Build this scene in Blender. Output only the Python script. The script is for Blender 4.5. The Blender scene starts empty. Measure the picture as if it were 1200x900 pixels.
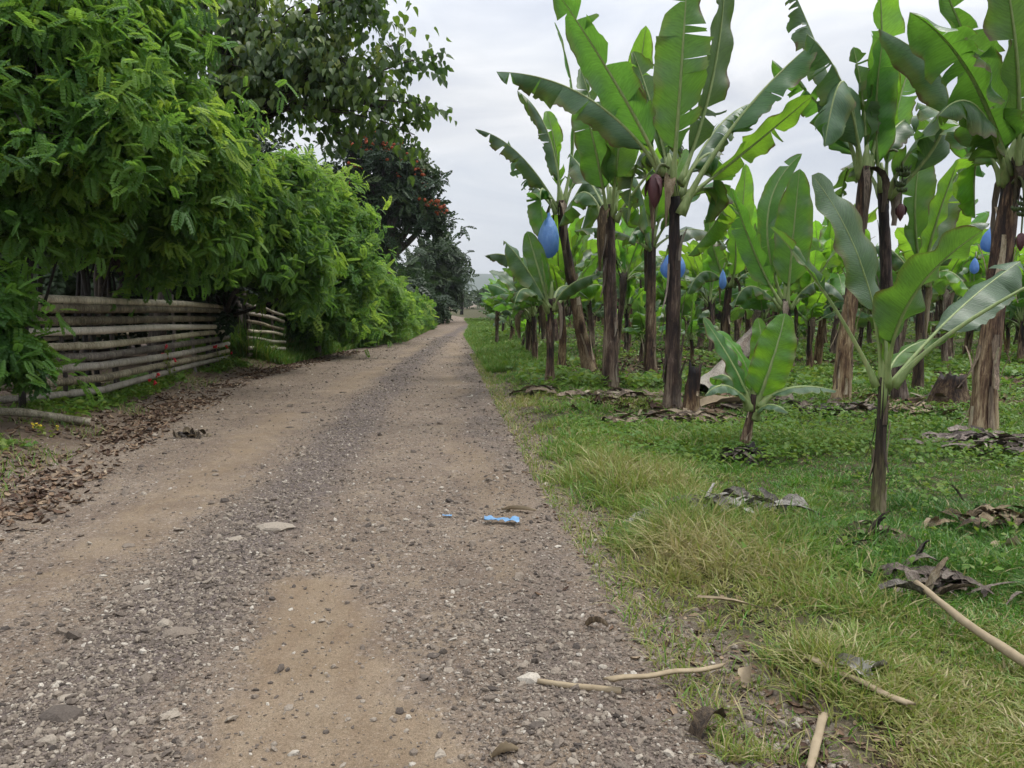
SKY_LO, SKY_HI, SUN_E, EXPOSURE = 6.8, 20.0, 1.5, 0.68
import bpy, math, random
import numpy as np
rng = np.random.default_rng(11)
random.seed(5)
R = math.radians
scene = bpy.context.scene
COL = scene.collection

# ------------------------------------------------------------------ camera
CAM = np.array([0.0, 0.0, 1.6]); PITCH = R(6.2); FPX = 900.0
cd = bpy.data.cameras.new("camera"); cam = bpy.data.objects.new("camera", cd); COL.objects.link(cam)
cam.location = CAM; cam.rotation_euler = (R(90) - PITCH, 0, 0)
cd.sensor_width = 36.0; cd.lens = 36.0 * FPX / 1200.0; cd.clip_start = 0.05; cd.clip_end = 20000
scene.camera = cam
_f = np.array([0, math.cos(PITCH), -math.sin(PITCH)]); _u = np.array([0, math.sin(PITCH), math.cos(PITCH)])

def ray(px, py):
    return _f + np.array([1.0, 0, 0]) * ((px - 600) / FPX) + _u * ((450 - py) / FPX)

def P(px, py, Y):
    """the world point at depth Y seen at photo pixel (px, py)"""
    d = ray(px, py)
    return CAM + d * (Y / d[1])

# ------------------------------------------------------------------ numeric noise
def vnoise(x, y, seed=0):
    x = np.asarray(x, float); y = np.asarray(y, float)
    xi = np.floor(x).astype(np.int64); yi = np.floor(y).astype(np.int64)
    fx = x - xi; fy = y - yi
    fx = fx * fx * (3 - 2 * fx); fy = fy * fy * (3 - 2 * fy)
    def h(a, b):
        k = (a * 374761393 + b * 668265263 + seed * 144269504) & 0xffffffff
        k = ((k ^ (k >> 13)) * 1274126177) & 0xffffffff
        return ((k ^ (k >> 16)) & 0xffff) / 65535.0
    return (h(xi, yi) * (1 - fx) + h(xi + 1, yi) * fx) * (1 - fy) + (h(xi, yi + 1) * (1 - fx) + h(xi + 1, yi + 1) * fx) * fy

def fbm(x, y, seed=0, o=4):
    s = 0; a = 0.5; t = 0
    for k in range(o):
        s = s + a * vnoise(np.asarray(x) * 2**k, np.asarray(y) * 2**k, seed + k * 17); t += a; a *= 0.5
    return s / t

def smooth(x, a, b):
    t = np.clip((np.asarray(x, float) - a) / (b - a), 0, 1)
    return t * t * (3 - 2 * t)

# ------------------------------------------------------------------ mesh building
def unit(v):
    v = np.asarray(v, float); return v / (np.linalg.norm(v) + 1e-12)

def mesh_np(name, V, Q=None, T=None, mats=(), mi=None, smoothf=True, attr=None, uv=None):
    """one mesh datablock from arrays: quads Q (n,4), triangles T (n,3)"""
    V = np.ascontiguousarray(V, np.float32)
    Q = np.zeros((0, 4), np.int32) if Q is None or len(Q) == 0 else np.asarray(Q, np.int32)
    T = np.zeros((0, 3), np.int32) if T is None or len(T) == 0 else np.asarray(T, np.int32)
    me = bpy.data.meshes.new(name)
    nq, nt = len(Q), len(T)
    li = np.concatenate([Q.ravel(), T.ravel()]).astype(np.int32)
    me.vertices.add(len(V)); me.vertices.foreach_set("co", V.ravel())
    me.loops.add(len(li)); me.loops.foreach_set("vertex_index", li)
    me.polygons.add(nq + nt)
    st = np.concatenate([np.arange(nq) * 4, nq * 4 + np.arange(nt) * 3]).astype(np.int32)
    me.polygons.foreach_set("loop_start", st)
    try:
        tot = np.concatenate([np.full(nq, 4), np.full(nt, 3)]).astype(np.int32)
        me.polygons.foreach_set("loop_total", tot)
    except Exception:
        pass
    for m in mats: me.materials.append(m)
    if mi is not None: me.polygons.foreach_set("material_index", np.asarray(mi, np.int32))
    me.polygons.foreach_set("use_smooth", np.full(nq + nt, bool(smoothf)))
    if attr:
        for k, a in attr.items():
            at = me.attributes.new(k, 'FLOAT', 'POINT'); at.data.foreach_set("value", np.asarray(a, np.float32))
    if uv is not None:
        l = me.uv_layers.new(name="UVMap"); l.data.foreach_set("uv", np.asarray(uv, np.float32)[li].ravel())
    me.update(calc_edges=True)
    return me

class Geo:
    """collects pieces that end up in one mesh"""
    def __init__(s): s.V = []; s.Q = []; s.T = []; s.mq = []; s.mt = []; s.n = 0; s.A = []; s.U = []
    def add(s, V, Q=None, T=None, m=0, a=0.0, uv=None):
        V = np.asarray(V, float).reshape(-1, 3); k = len(V)
        s.V.append(V)
        s.A.append(np.broadcast_to(np.asarray(a, float), (k,)).copy())
        s.U.append(np.zeros((k, 2)) if uv is None else np.asarray(uv, float))
        if Q is not None and len(Q): Q = np.asarray(Q, int); s.Q.append(Q + s.n); s.mq.append(np.full(len(Q), m))
        if T is not None and len(T): T = np.asarray(T, int); s.T.append(T + s.n); s.mt.append(np.full(len(T), m))
        s.n += k
    def mesh(s, name, mats, smoothf=True):
        Q = np.concatenate(s.Q) if s.Q else None; T = np.concatenate(s.T) if s.T else None
        mi = np.concatenate(s.mq + s.mt) if (s.mq or s.mt) else None
        return mesh_np(name, np.concatenate(s.V), Q, T, mats, mi, smoothf, {"tone": np.concatenate(s.A)}, np.concatenate(s.U))

def link(name, me, parent=None, loc=None, label=None, cat=None, group=None, kind=None):
    o = bpy.data.objects.new(name, me); COL.objects.link(o)
    if parent is not None: o.parent = parent
    if loc is not None: o.location = loc
    tag(o, label, cat, group, kind)
    return o

def tag(o, label=None, cat=None, group=None, kind=None):
    if label: o["label"] = label
    if cat: o["category"] = cat
    if group: o["group"] = group
    if kind: o["kind"] = kind

def empty(name, loc, label, cat, group=None):
    return link(name, None, None, tuple(loc), label, cat, group)

def copy_thing(root, loc, rz, sc, label=None, group=None, tilt=(0, 0)):
    r = root.copy(); COL.objects.link(r); r.location = loc; r.rotation_euler = (tilt[0], tilt[1], rz); r.scale = (sc, sc, sc)
    if label: r["label"] = label
    if group: r["group"] = group
    for ch in root.children:
        c = ch.copy(); COL.objects.link(c); c.parent = r
        for g in ch.children:
            d = g.copy(); COL.objects.link(d); d.parent = c
    return r

def frames(pts):
    pts = np.asarray(pts, float); n = len(pts)
    T = np.gradient(pts, axis=0); T /= (np.linalg.norm(T, axis=1)[:, None] + 1e-12)
    a = np.array([0, 0, 1.0]) if abs(T[0][2]) < 0.9 else np.array([1.0, 0, 0])
    N = np.zeros((n, 3)); N[0] = unit(a - T[0] * np.dot(a, T[0]))
    for i in range(1, n): N[i] = unit(N[i-1] - T[i] * np.dot(N[i-1], T[i]))
    return T, N, np.cross(T, N)

def tube(pts, rad, k=8, cap=True):
    pts = np.asarray(pts, float); n = len(pts); rad = np.broadcast_to(np.asarray(rad, float), (n,))
    T, N, B = frames(pts)
    th = np.arange(k) / k * 2 * math.pi
    V = pts[:, None, :] + rad[:, None, None] * (np.cos(th)[None, :, None] * N[:, None, :] + np.sin(th)[None, :, None] * B[:, None, :])
    V = V.reshape(-1, 3)
    i, j = np.meshgrid(np.arange(n - 1), np.arange(k), indexing='ij'); j2 = (j + 1) % k
    Q = np.stack([i*k+j, i*k+j2, (i+1)*k+j2, (i+1)*k+j], -1).reshape(-1, 4)
    Tt = []
    if cap:
        V = np.concatenate([V, pts[:1], pts[-1:]]); a, b = n * k, n * k + 1
        jj = np.arange(k); j2 = (jj + 1) % k
        Tt = np.concatenate([np.stack([np.full(k, a), j2, jj], -1), np.stack([np.full(k, b), (n-1)*k+jj, (n-1)*k+j2], -1)])
    return V, Q, Tt

def bez(p0, p1, p2, n):
    t = np.linspace(0, 1, n)[:, None]
    return (1-t)**2 * np.asarray(p0, float) + 2*t*(1-t) * np.asarray(p1, float) + t*t * np.asarray(p2, float)

def grid_q(n, m):
    i, j = np.meshgrid(np.arange(n - 1), np.arange(m - 1), indexing='ij')
    return np.stack([i*m+j, i*m+j+1, (i+1)*m+j+1, (i+1)*m+j], -1).reshape(-1, 4)

# ------------------------------------------------------------------ node helpers
class NT:
    def __init__(s, name):
        s.m = bpy.data.materials.new(name); s.m.use_nodes = True; s.t = s.m.node_tree; s.t.nodes.clear()
        s.out = s.t.nodes.new("ShaderNodeOutputMaterial")
    def n(s, typ, **kw):
        nd = s.t.nodes.new(typ)
        for k, v in kw.items():
            if hasattr(nd, k): setattr(nd, k, v)
        return nd
    def l(s, a, b): s.t.links.new(a, b)
    def set(s, sock, v):
        if hasattr(v, "bl_rna") and isinstance(v, bpy.types.NodeSocket): s.l(v, sock)
        else: sock.default_value = v
    def attr(s, name): nd = s.n("ShaderNodeAttribute"); nd.attribute_name = name; return nd.outputs["Fac"]
    def obj(s): return s.n("ShaderNodeTexCoord").outputs["Object"]
    def mapping(s, vec, sc): nd = s.n("ShaderNodeMapping"); s.l(vec, nd.inputs[0]); nd.inputs["Scale"].default_value = sc; return nd.outputs[0]
    def noise(s, vec, scale, det=4, rough=0.6, dist=0.0):
        nd = s.n("ShaderNodeTexNoise"); s.l(vec, nd.inputs["Vector"]); nd.inputs["Scale"].default_value = scale
        nd.inputs["Detail"].default_value = det; nd.inputs["Roughness"].default_value = rough; nd.inputs["Distortion"].default_value = dist
        return nd.outputs["Fac"]
    def voro(s, vec, scale, out="Distance", feat='F1'):
        nd = s.n("ShaderNodeTexVoronoi"); nd.feature = feat; s.l(vec, nd.inputs["Vector"]); nd.inputs["Scale"].default_value = scale
        return nd.outputs[out]
    def ramp(s, fac, stops, interp='LINEAR'):
        nd = s.n("ShaderNodeValToRGB"); s.l(fac, nd.inputs[0]); cr = nd.color_ramp; cr.interpolation = interp
        while len(cr.elements) < len(stops): cr.elements.new(0.5)
        for e, (p, c) in zip(cr.elements, stops):
            e.position = p; e.color = (c, c, c, 1) if isinstance(c, (int, float)) else (*c, 1)
        return nd.outputs[0]
    def mix(s, f, a, b, mode='MIX'):
        nd = s.n("ShaderNodeMix"); nd.data_type = 'RGBA'; nd.blend_type = mode
        s.set(nd.inputs[0], f)
        for k, v in ((6, a), (7, b)):
            if isinstance(v, tuple): v = (*v, 1) if len(v) == 3 else v
            s.set(nd.inputs[k], v)
        return nd.outputs[2]
    def math(s, op, a, b=0.0, c=0.0):
        nd = s.n("ShaderNodeMath"); nd.operation = op
        for k, v in enumerate((a, b, c)): s.set(nd.inputs[k], v)
        return nd.outputs[0]
    def hsv(s, col, h=0.5, sa=1.0, v=1.0):
        nd = s.n("ShaderNodeHueSaturation"); s.l(col, nd.inputs["Color"]); s.set(nd.inputs["Hue"], h); s.set(nd.inputs["Saturation"], sa); s.set(nd.inputs["Value"], v)
        return nd.outputs[0]
    def bump(s, h, strength=0.4, dist=0.02):
        nd = s.n("ShaderNodeBump"); s.l(h, nd.inputs["Height"]); nd.inputs["Strength"].default_value = strength; nd.inputs["Distance"].default_value = dist
        return nd.outputs[0]
    def princ(s, col, rough=0.6, spec=0.4, nrm=None):
        nd = s.n("ShaderNodeBsdfPrincipled")
        if isinstance(col, tuple): col = (*col, 1)
        s.set(nd.inputs["Base Color"], col); s.set(nd.inputs["Roughness"], rough); s.set(nd.inputs["Specular IOR Level"], spec)
        if nrm is not None: s.l(nrm, nd.inputs["Normal"])
        return nd.outputs[0]
    def done(s, sh): s.l(sh, s.out.inputs["Surface"]); return s.m
    def leafy(s, col, tcol, tr=0.4, rough=0.45, spec=0.35, nrm=None):
        p = s.princ(col, rough, spec, nrm)
        t = s.n("ShaderNodeBsdfTranslucent"); s.set(t.inputs[0], (*tcol, 1) if isinstance(tcol, tuple) else tcol)
        if nrm is not None: s.l(nrm, t.inputs["Normal"])
        mx = s.n("ShaderNodeMixShader"); s.set(mx.inputs[0], tr); s.l(p, mx.inputs[1]); s.l(t.outputs[0], mx.inputs[2])
        return s.done(mx.outputs[0])
    def rnd(s): return s.n("ShaderNodeObjectInfo").outputs["Random"]
# ------------------------------------------------------------------ daylight: hazy overcast sky + one broad soft sun
SUN_EL, SUN_AZ = R(60), R(68)          # azimuth from +Y towards +X
w = bpy.data.worlds.new("World"); scene.world = w; w.use_nodes = True
t = w.node_tree; t.nodes.clear()
N_ = t.nodes.new; L_ = t.links.new
out = N_("ShaderNodeOutputWorld"); bg = N_("ShaderNodeBackground"); L_(bg.outputs[0], out.inputs[0])
sky = N_("ShaderNodeTexSky"); sky.sky_type = 'NISHITA'; sky.sun_disc = False
sky.sun_elevation = SUN_EL; sky.sun_rotation = SUN_AZ; sky.air_density = 1.0; sky.dust_density = 2.0; sky.ozone_density = 1.2
tc = N_("ShaderNodeTexCoord")
sep = N_("ShaderNodeSeparateXYZ"); L_(tc.outputs["Generated"], sep.inputs[0])
mp = N_("ShaderNodeMapping"); mp.inputs["Scale"].default_value = (1.0, 1.0, 3.2); L_(tc.outputs["Generated"], mp.inputs[0])
def wnoise(scale, det, rough, dist):
    n = N_("ShaderNodeTexNoise"); n.inputs["Scale"].default_value = scale; n.inputs["Detail"].default_value = det
    n.inputs["Roughness"].default_value = rough; n.inputs["Distortion"].default_value = dist; L_(mp.outputs[0], n.inputs["Vector"]); return n.outputs["Fac"]
def wramp(f, st):
    n = N_("ShaderNodeValToRGB"); L_(f, n.inputs[0])
    while len(n.color_ramp.elements) < len(st): n.color_ramp.elements.new(.5)
    for e, (p, c) in zip(n.color_ramp.elements, st): e.position = p; e.color = (*c, 1)
    return n.outputs[0]
def wmix(f, a, b, mode='MIX'):
    n = N_("ShaderNodeMix"); n.data_type = 'RGBA'; n.blend_type = mode
    if isinstance(f, float): n.inputs[0].default_value = f
    else: L_(f, n.inputs[0])
    L_(a, n.inputs[6]); L_(b, n.inputs[7]); return n.outputs[2]
K = 1.0
cloud = wramp(wnoise(2.6, 7, .56, .6), [(.30, (.54, .575, .65)), (.44, (.66, .69, .75)), (.54, (.775, .795, .83)), (.64, (.93, .935, .95)), (.75, (1.05, 1.05, 1.05))])
cover = wramp(wnoise(2.3, 5, .55, .2), [(.36, (.80, .80, .80)), (.60, (.97, .97, .97))])
mul = N_("ShaderNodeMix"); mul.data_type = 'RGBA'; mul.blend_type = 'MULTIPLY'; mul.inputs[0].default_value = 1.0
L_(cloud, mul.inputs[6])
# an overcast sky is brighter overhead than at the horizon
zr = N_("ShaderNodeMapRange"); L_(sep.outputs["Z"], zr.inputs[0]); zr.inputs[1].default_value = 0.25; zr.inputs[2].default_value = 1.0
zr.inputs[3].default_value = SKY_LO; zr.inputs[4].default_value = SKY_HI
L_(zr.outputs[0], mul.inputs[7])
L_(wmix(cover, sky.outputs[0], mul.outputs[2]), bg.inputs[0])
bg.inputs[1].default_value = 0.1
sd = bpy.data.lights.new("sun", 'SUN'); so = bpy.data.objects.new("sun", sd); COL.objects.link(so)
sd.energy = SUN_E; sd.angle = R(14); sd.color = (1.0, .96, .9)
dv = np.array([math.sin(SUN_AZ) * math.cos(SUN_EL), math.cos(SUN_AZ) * math.cos(SUN_EL), math.sin(SUN_EL)])
from mathutils import Vector
so.rotation_euler = Vector(dv).to_track_quat('Z', 'Y').to_euler(); so.location = (8, 10, 30)
scene.view_settings.view_transform = 'Standard'; scene.view_settings.look = 'None'
scene.view_settings.exposure = EXPOSURE; scene.view_settings.gamma = 1.0; scene.view_settings.use_curve_mapping = False
c = scene.cycles
c.max_bounces = 6; c.diffuse_bounces = 4; c.glossy_bounces = 2; c.transmission_bounces = 4; c.transparent_max_bounces = 4; c.volume_bounces = 0
c.use_adaptive_sampling = True; c.adaptive_threshold = 0.02; c.use_denoising = True; c.caustics_reflective = False; c.caustics_refractive = False
try: c.denoiser = 'OPENIMAGEDENOISE'
except Exception: pass
# ------------------------------------------------------------------ where the road runs, and the lie of the land
def flat(px, py):
    d = ray(px, py); return CAM + d * (-CAM[2] / d[2])
_re = [(1130, 1150), (945, 900), (848, 790), (785, 720), (730, 650), (660, 560), (612, 490), (584, 450), (564, 420), (546, 394), (552, 382), (543, 372), (510, 367)]
_le = [(-400, 760), (0, 590), (130, 506), (262, 446), (340, 427), (420, 408), (478, 400), (506, 386), (522, 375), (505, 371), (475, 367)]
def _curve(px):
    p = np.array([flat(*q)[:2] for q in px]); o = np.argsort(p[:, 1]); return p[o, 1], p[o, 0]
REy, REx = _curve(_re); LEy, LEx = _curve(_le)
def xr(y): return np.interp(y, REy, REx)
def xl(y): return np.interp(y, LEy, LEx)

def gh(x, y):
    """ground height"""
    x = np.asarray(x, float); y = np.asarray(y, float)
    wob = (fbm(x * .9, y * .9, 3, 3) - .5) * .5
    dr = x - xr(y) + wob; dl = xl(y) - x + wob
    near = 1 - smooth(y, 40, 75)
    h = .07 * smooth(dr, 0, .55) * near + .10 * (fbm(x * .35, y * .35, 21, 3) - .5) * smooth(dr, .3, 2.5)
    h = h + .05 * (fbm(x * 1.6, y * 1.6, 22, 3) - .5) * smooth(dr, .1, .8)
    h = h + (.16 * smooth(dl, 0, 1.1) + .1 * smooth(dl, .9, 2.4)) * near + .1 * (fbm(x * 1.1, y * 1.1, 31, 3) - .5) * smooth(dl, 0, .8)
    onr = 1 - smooth(np.maximum(dr, dl), -.2, .3)
    h = h + onr * near * (.045 * (fbm(x * .8, y * .45, 41, 3) - .5) + .022 * (fbm(x * 5, y * 4, 42, 3) - .5))
    g = gravel_mask(x, y)
    h = h + near * (onr * g * .035 + (1 - smooth(y, 14, 30)) * (.007 + .012 * g) * (fbm(x * 22, y * 22, 43, 2) - .5))
    return h

def _line(px, w):
    p = np.array([flat(*q)[:2] for q in px]); o = np.argsort(p[:, 1]); return p[o, 1], p[o, 0], w
_TAN = [_line([(-120, 830), (60, 720), (165, 615), (330, 492), (455, 425), (520, 392)], .42),
        _line([(592, 600), (545, 520), (530, 440), (530, 400)], .36)]
_GRV = [_line([(-60, 960), (90, 830), (190, 735), (290, 632), (400, 520), (470, 440), (502, 408)], .40)]
_GR2 = [_line([(720, 900), (640, 740), (600, 620), (565, 500), (545, 430)], .42)]
def _band(L, x, y):
    m = 0
    for (yy, xx, w_) in L:
        xc = np.interp(y, yy, xx) + (fbm(y * .9, y * 0 + 3.3, 51, 3) - .5) * .35
        m = np.maximum(m, np.exp(-((x - xc) / w_) ** 2))
    return m
def gravel_mask(x, y): return np.clip(_band(_GRV, x, y) + .6 * _band(_GR2, x, y), 0, 1)
def tan_mask(x, y):
    m = .66 * _band(_TAN, x, y)
    # the smooth worn patch of clay in front of the camera
    ya, xa = 4.15, -1.16
    yy = np.array([1.5, 2.6, 3.0, 3.5, 4.0, 4.4]); xc = np.interp(y, yy, [-.55, -.62, -.78, -.92, -1.08, -1.2]); hw = np.interp(y, yy, [.62, .50, .42, .34, .30, .22])
    n = (fbm(x * 3, y * 3, 61, 3) - .5) * .35
    p = 1.1 * smooth(hw + n * .8 - np.abs(x - xc), -.12, .28) * smooth(4.35 + n - y, -.05, .22)
    n2 = fbm(x * 1.1, y * .6, 62, 3)
    return np.clip(np.maximum(m * smooth(n2, .3, .55), p), 0, 1)

def grad_axis(lo, hi, st, far, gfac=1.16):
    a = list(np.arange(lo, hi, st)); s = st; v = a[-1]
    while v < far: s *= gfac; v += s; a.append(v)
    s = st; v = a[0]; b = []
    while v > -far: s *= gfac; v -= s; b.append(v)
    return np.array(b[::-1] + a)
gx = grad_axis(-5.2, 3.6, .028, 2900)
gy = grad_axis(2.0, 7.0, .028, 2900, 1.025)
gy = gy[gy > -2900]
_k = gy < 1.9
gy = np.concatenate([[-2900, -800, -200, -60, -20, -8, -3, -.5, .6, 1.3], gy[gy >= 1.9]])
GX, GY = np.meshgrid(gx, gy)
GZ = gh(GX, GY)
_dr = GX - xr(GY); _dl = xl(GY) - GX
_wob = (fbm(GX * 1.3, GY * 1.3, 71, 4) - .5) * 1.1
a_grass = np.maximum(smooth(_dr + _wob * .55, -.12, .38), smooth(_dl + _wob * .5, .1, .9) * smooth(GY, 24, 34))
a_bank = smooth(_dl + _wob * 1.2, -.8, 1.0)
V = np.stack([GX, GY, GZ], -1).reshape(-1, 3)

def mat_ground():
    m = NT("ground_soil"); o = m.obj()
    g, bk, tn, gv = m.attr("grassy"), m.attr("bank"), m.attr("tan"), m.attr("gravel")
    n1 = m.noise(o, 1.3, 6, .65); n2 = m.noise(o, 9, 5, .7); n3 = m.noise(o, 60, 4, .75); n4 = m.noise(o, 190, 2, .7)
    n0 = m.noise(o, 3.6, 5, .65, .6)
    base = m.ramp(n1, [(.3, (0.131, 0.096, 0.072)), (.5, (0.190, 0.145, 0.107)), (.72, (0.248, 0.197, 0.149))])
    base = m.mix(m.math('MULTIPLY', m.ramp(n2, [(.38, 0.), (.66, 1.)]), .7), base, (0.112, 0.083, 0.063))
    base = m.mix(m.math('MULTIPLY', m.ramp(n0, [(.5, 0.), (.68, 1.)]), .6), base, (0.263, 0.207, 0.142))
    # stones pressed into the surface
    for sc, amt in ((24, .75), (55, .8), (110, .7)):
        nd = m.n("ShaderNodeTexVoronoi"); m.l(o, nd.inputs["Vector"]); nd.inputs["Scale"].default_value = sc; nd.inputs["Randomness"].default_value = 1
        cell = m.ramp(nd.outputs["Color"], [(.2, (0.074, 0.058, 0.051)), (.45, (0.160, 0.130, 0.105)), (.62, (0.229, 0.193, 0.162)), (.85, (0.370, 0.319, 0.264))])
        msk = m.ramp(nd.outputs["Distance"], [(.30, 1.), (.50, 0.)])
        keep = m.ramp(m.noise(o, sc * .4, 2, .5), [(.47, 0.), (.57, 1.)])
        base = m.mix(m.math('MULTIPLY', m.math('MULTIPLY', msk, keep), amt), base, cell)
    grv = m.mix(n2, (0.068, 0.056, 0.054), (0.146, 0.117, 0.103))
    nd = m.n("ShaderNodeTexVoronoi"); m.l(o, nd.inputs["Vector"]); nd.inputs["Scale"].default_value = 40
    cell = m.ramp(nd.outputs["Color"], [(.15, (0.059, 0.048, 0.046)), (.5, (0.141, 0.116, 0.105)), (.75, (0.210, 0.174, 0.146)), (.95, (0.351, 0.299, 0.264))])
    grv = m.mix(m.ramp(nd.outputs["Distance"], [(.3, .9), (.55, .1)]), grv, cell)
    gfac = m.ramp(m.math('ADD', gv, m.math('MULTIPLY', m.math('SUBTRACT', n0, .5), 1.5)), [(.32, 0.), (.78, .85)])
    base = m.mix(gfac, base, grv)
    clay = m.mix(m.ramp(n1, [(.35, 0.), (.65, 1.)]), (0.220, 0.164, 0.103), (0.287, 0.224, 0.155))
    clay = m.mix(m.math('MULTIPLY', m.ramp(m.noise(m.mapping(o, (5, 1.2, 1)), 1.6, 5, .65), [(.42, 0.), (.68, 1.)]), .65), clay, (0.180, 0.124, 0.078))
    clay = m.mix(m.math('MULTIPLY', m.ramp(n3, [(.4, 0.), (.75, 1.)]), .5), clay, (0.136, 0.096, 0.067))
    tfac = m.ramp(m.math('ADD', tn, m.math('MULTIPLY', m.math('SUBTRACT', n0, .5), 1.1)), [(.22, 0.), (.85, .78)])
    base = m.mix(tfac, base, clay)
    fine = m.ramp(n3, [(.25, .55), (.5, 1.), (.75, 1.3)]); base = m.mix(1.0, base, fine, 'MULTIPLY')
    fine = m.ramp(n4, [(.3, .65), (.5, 1.), (.7, 1.35)]); base = m.mix(1.0, base, fine, 'MULTIPLY')
    bank = m.mix(n2, (.085, .062, .046), (.195, .145, .105)); bank = m.mix(1.0, bank, fine, 'MULTIPLY')
    bkf = m.ramp(m.math('ADD', bk, m.math('MULTIPLY', m.math('SUBTRACT', n0, .5), 1.2)), [(.25, 0.), (.75, 1.)])
    base = m.mix(bkf, base, bank)
    sod = m.mix(m.ramp(n2, [(.35, 0.), (.65, 1.)]), (.090, .066, .040), (.040, .055, .020)); sod = m.mix(1.0, sod, fine, 'MULTIPLY')
    base = m.mix(g, base, sod)
    hgt = m.math('ADD', m.math('MULTIPLY', n3, .5), m.math('ADD', m.math('MULTIPLY', n4, .25), m.math('MULTIPLY', m.math('SUBTRACT', 1.0, nd.outputs["Distance"]), m.math('MULTIPLY', gfac, .5))))
    return m.done(m.princ(base, .92, .15, m.bump(hgt, .8, .025)))
GROUND = mat_ground()
me = mesh_np("ground", V, grid_q(len(gy), len(gx)), None, [GROUND], None, True,
             {"grassy": a_grass.ravel(), "bank": a_bank.ravel(), "tan": tan_mask(GX, GY).ravel() * (1 - smooth(GY, 40, 70)).ravel(), "gravel": gravel_mask(GX, GY).ravel()})
link("ground", me, kind="structure")

def on(x, y): return np.array([x, y, float(gh(x, y))])
def Gp(px, py, up=0.0):
    """the point of the ground seen at photo pixel (px, py)"""
    d = ray(px, py); s = -CAM[2] / d[2]
    for _ in range(8):
        p = CAM + d * s; s = (float(gh(p[0], p[1])) - CAM[2]) / d[2]
    p = CAM + d * s
    return np.array([p[0], p[1], float(gh(p[0], p[1])) + up])

# ------------------------------------------------------------------ scattered shapes: stones, leaf litter, grass
def rot_frames(n, tilt):
    """random frames, z tilted by about `tilt` from upright"""
    yaw = rng.uniform(0, 2 * math.pi, n)
    nz = np.stack([rng.normal(0, tilt, n), rng.normal(0, tilt, n), np.ones(n)], -1); nz /= np.linalg.norm(nz, axis=1)[:, None]
    a = np.stack([np.cos(yaw), np.sin(yaw), np.zeros(n)], -1)
    X = a - nz * (a * nz).sum(1)[:, None]; X /= np.linalg.norm(X, axis=1)[:, None]
    return X, np.cross(nz, X), nz

def scatter(tmpl, pos, X, Y, Z, sx, sy, sz):
    """tmpl (k,3) placed n times -> (n*k,3)"""
    t = tmpl if tmpl.ndim == 3 else tmpl[None]
    v = pos[:, None, :] + (t[..., 0:1] * sx[:, None, None]) * X[:, None, :] + (t[..., 1:2] * sy[:, None, None]) * Y[:, None, :] + (t[..., 2:3] * sz[:, None, None]) * Z[:, None, :]
    return v.reshape(-1, 3)
def rep(F, n, k): return (np.asarray(F)[None] + (np.arange(n) * k)[:, None, None]).reshape(-1, np.asarray(F).shape[1])

_ph = (1 + 5 ** .5) / 2
ICO = np.array([(-1, _ph, 0), (1, _ph, 0), (-1, -_ph, 0), (1, -_ph, 0), (0, -1, _ph), (0, 1, _ph), (0, -1, -_ph), (0, 1, -_ph), (_ph, 0, -1), (_ph, 0, 1), (-_ph, 0, -1), (-_ph, 0, 1)]) / math.sqrt(1 + _ph * _ph)
ICOF = [(0, 11, 5), (0, 5, 1), (0, 1, 7), (0, 7, 10), (0, 10, 11), (1, 5, 9), (5, 11, 4), (11, 10, 2), (10, 7, 6), (7, 1, 8), (3, 9, 4), (3, 4, 2), (3, 2, 6), (3, 6, 8), (3, 8, 9), (4, 9, 5), (2, 4, 11), (6, 2, 10), (8, 6, 7), (9, 8, 1)]

def mat_stone():
    m = NT("stone"); o = m.obj(); t = m.attr("tone")
    c = m.ramp(t, [(0., (.065, .054, .046)), (.3, (.130, .106, .086)), (.6, (.205, .168, .132)), (.85, (.29, .25, .20)), (1., (.42, .38, .32))])
    n = m.noise(o, 140, 3, .6); c = m.mix(1., c, m.ramp(n, [(.3, .7), (.7, 1.2)]), 'MULTIPLY')
    return m.done(m.princ(c, .9, .2, m.bump(n, .4, .004)))
STONE = mat_stone()

def sample_road(n, y0, y1, power):
    """points on the road, denser near the camera"""
    u = rng.uniform(0, 1, n); y = (y0 ** (1 - power) + u * (y1 ** (1 - power) - y0 ** (1 - power))) ** (1 / (1 - power))
    a, b = xl(y) - .5, xr(y) + .15
    x = a + (b - a) * rng.uniform(0, 1, n)
    vis = np.abs(x) < y * .72 + .5
    return x[vis], y[vis]
x, y = sample_road(300000, 2.3, 34, 1.9)
keep = rng.uniform(0, 1, len(x)) < np.clip(.30 + .70 * gravel_mask(x, y) - .6 * tan_mask(x, y), .05, 1) * (.4 + 1.2 * fbm(x * 1.4, y * 1.4, 81, 3))
x, y = x[keep], y[keep]; n = len(x)
s = np.clip(rng.lognormal(math.log(.0036), .60, n), .0018, .034) * (1 + .04 * y)
X, Y, Z = rot_frames(n, .5)
jit = ICO[None] * rng.uniform(.72, 1.2, (n, 12, 1))
V = scatter(jit, np.stack([x, y, gh(x, y) + s * .12], -1), X, Y, Z, s * rng.uniform(.9, 1.7, n), s * rng.uniform(.7, 1.2, n), s * rng.uniform(.45, .9, n))
tone = np.clip(rng.normal(.5, .24, n), 0, 1)
link("gravel", mesh_np("gravel", V, None, rep(ICOF, n, 12), [STONE], None, False, {"tone": np.repeat(tone, 12)}), kind="stuff")
print("stones", n)

def mat_litter():
    m = NT("dry_litter"); o = m.obj(); t = m.attr("tone")
    c = m.ramp(t, [(0., (.035, .022, .017)), (.35, (.095, .058, .040)), (.65, (.19, .125, .08)), (.88, (.30, .225, .15)), (1., (.42, .35, .26))])
    c = m.mix(1., c, m.ramp(m.noise(o, 70, 3, .6), [(.3, .65), (.7, 1.2)]), 'MULTIPLY')
    return m.done(m.princ(c, .85, .2))
LITTER = mat_litter()
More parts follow.
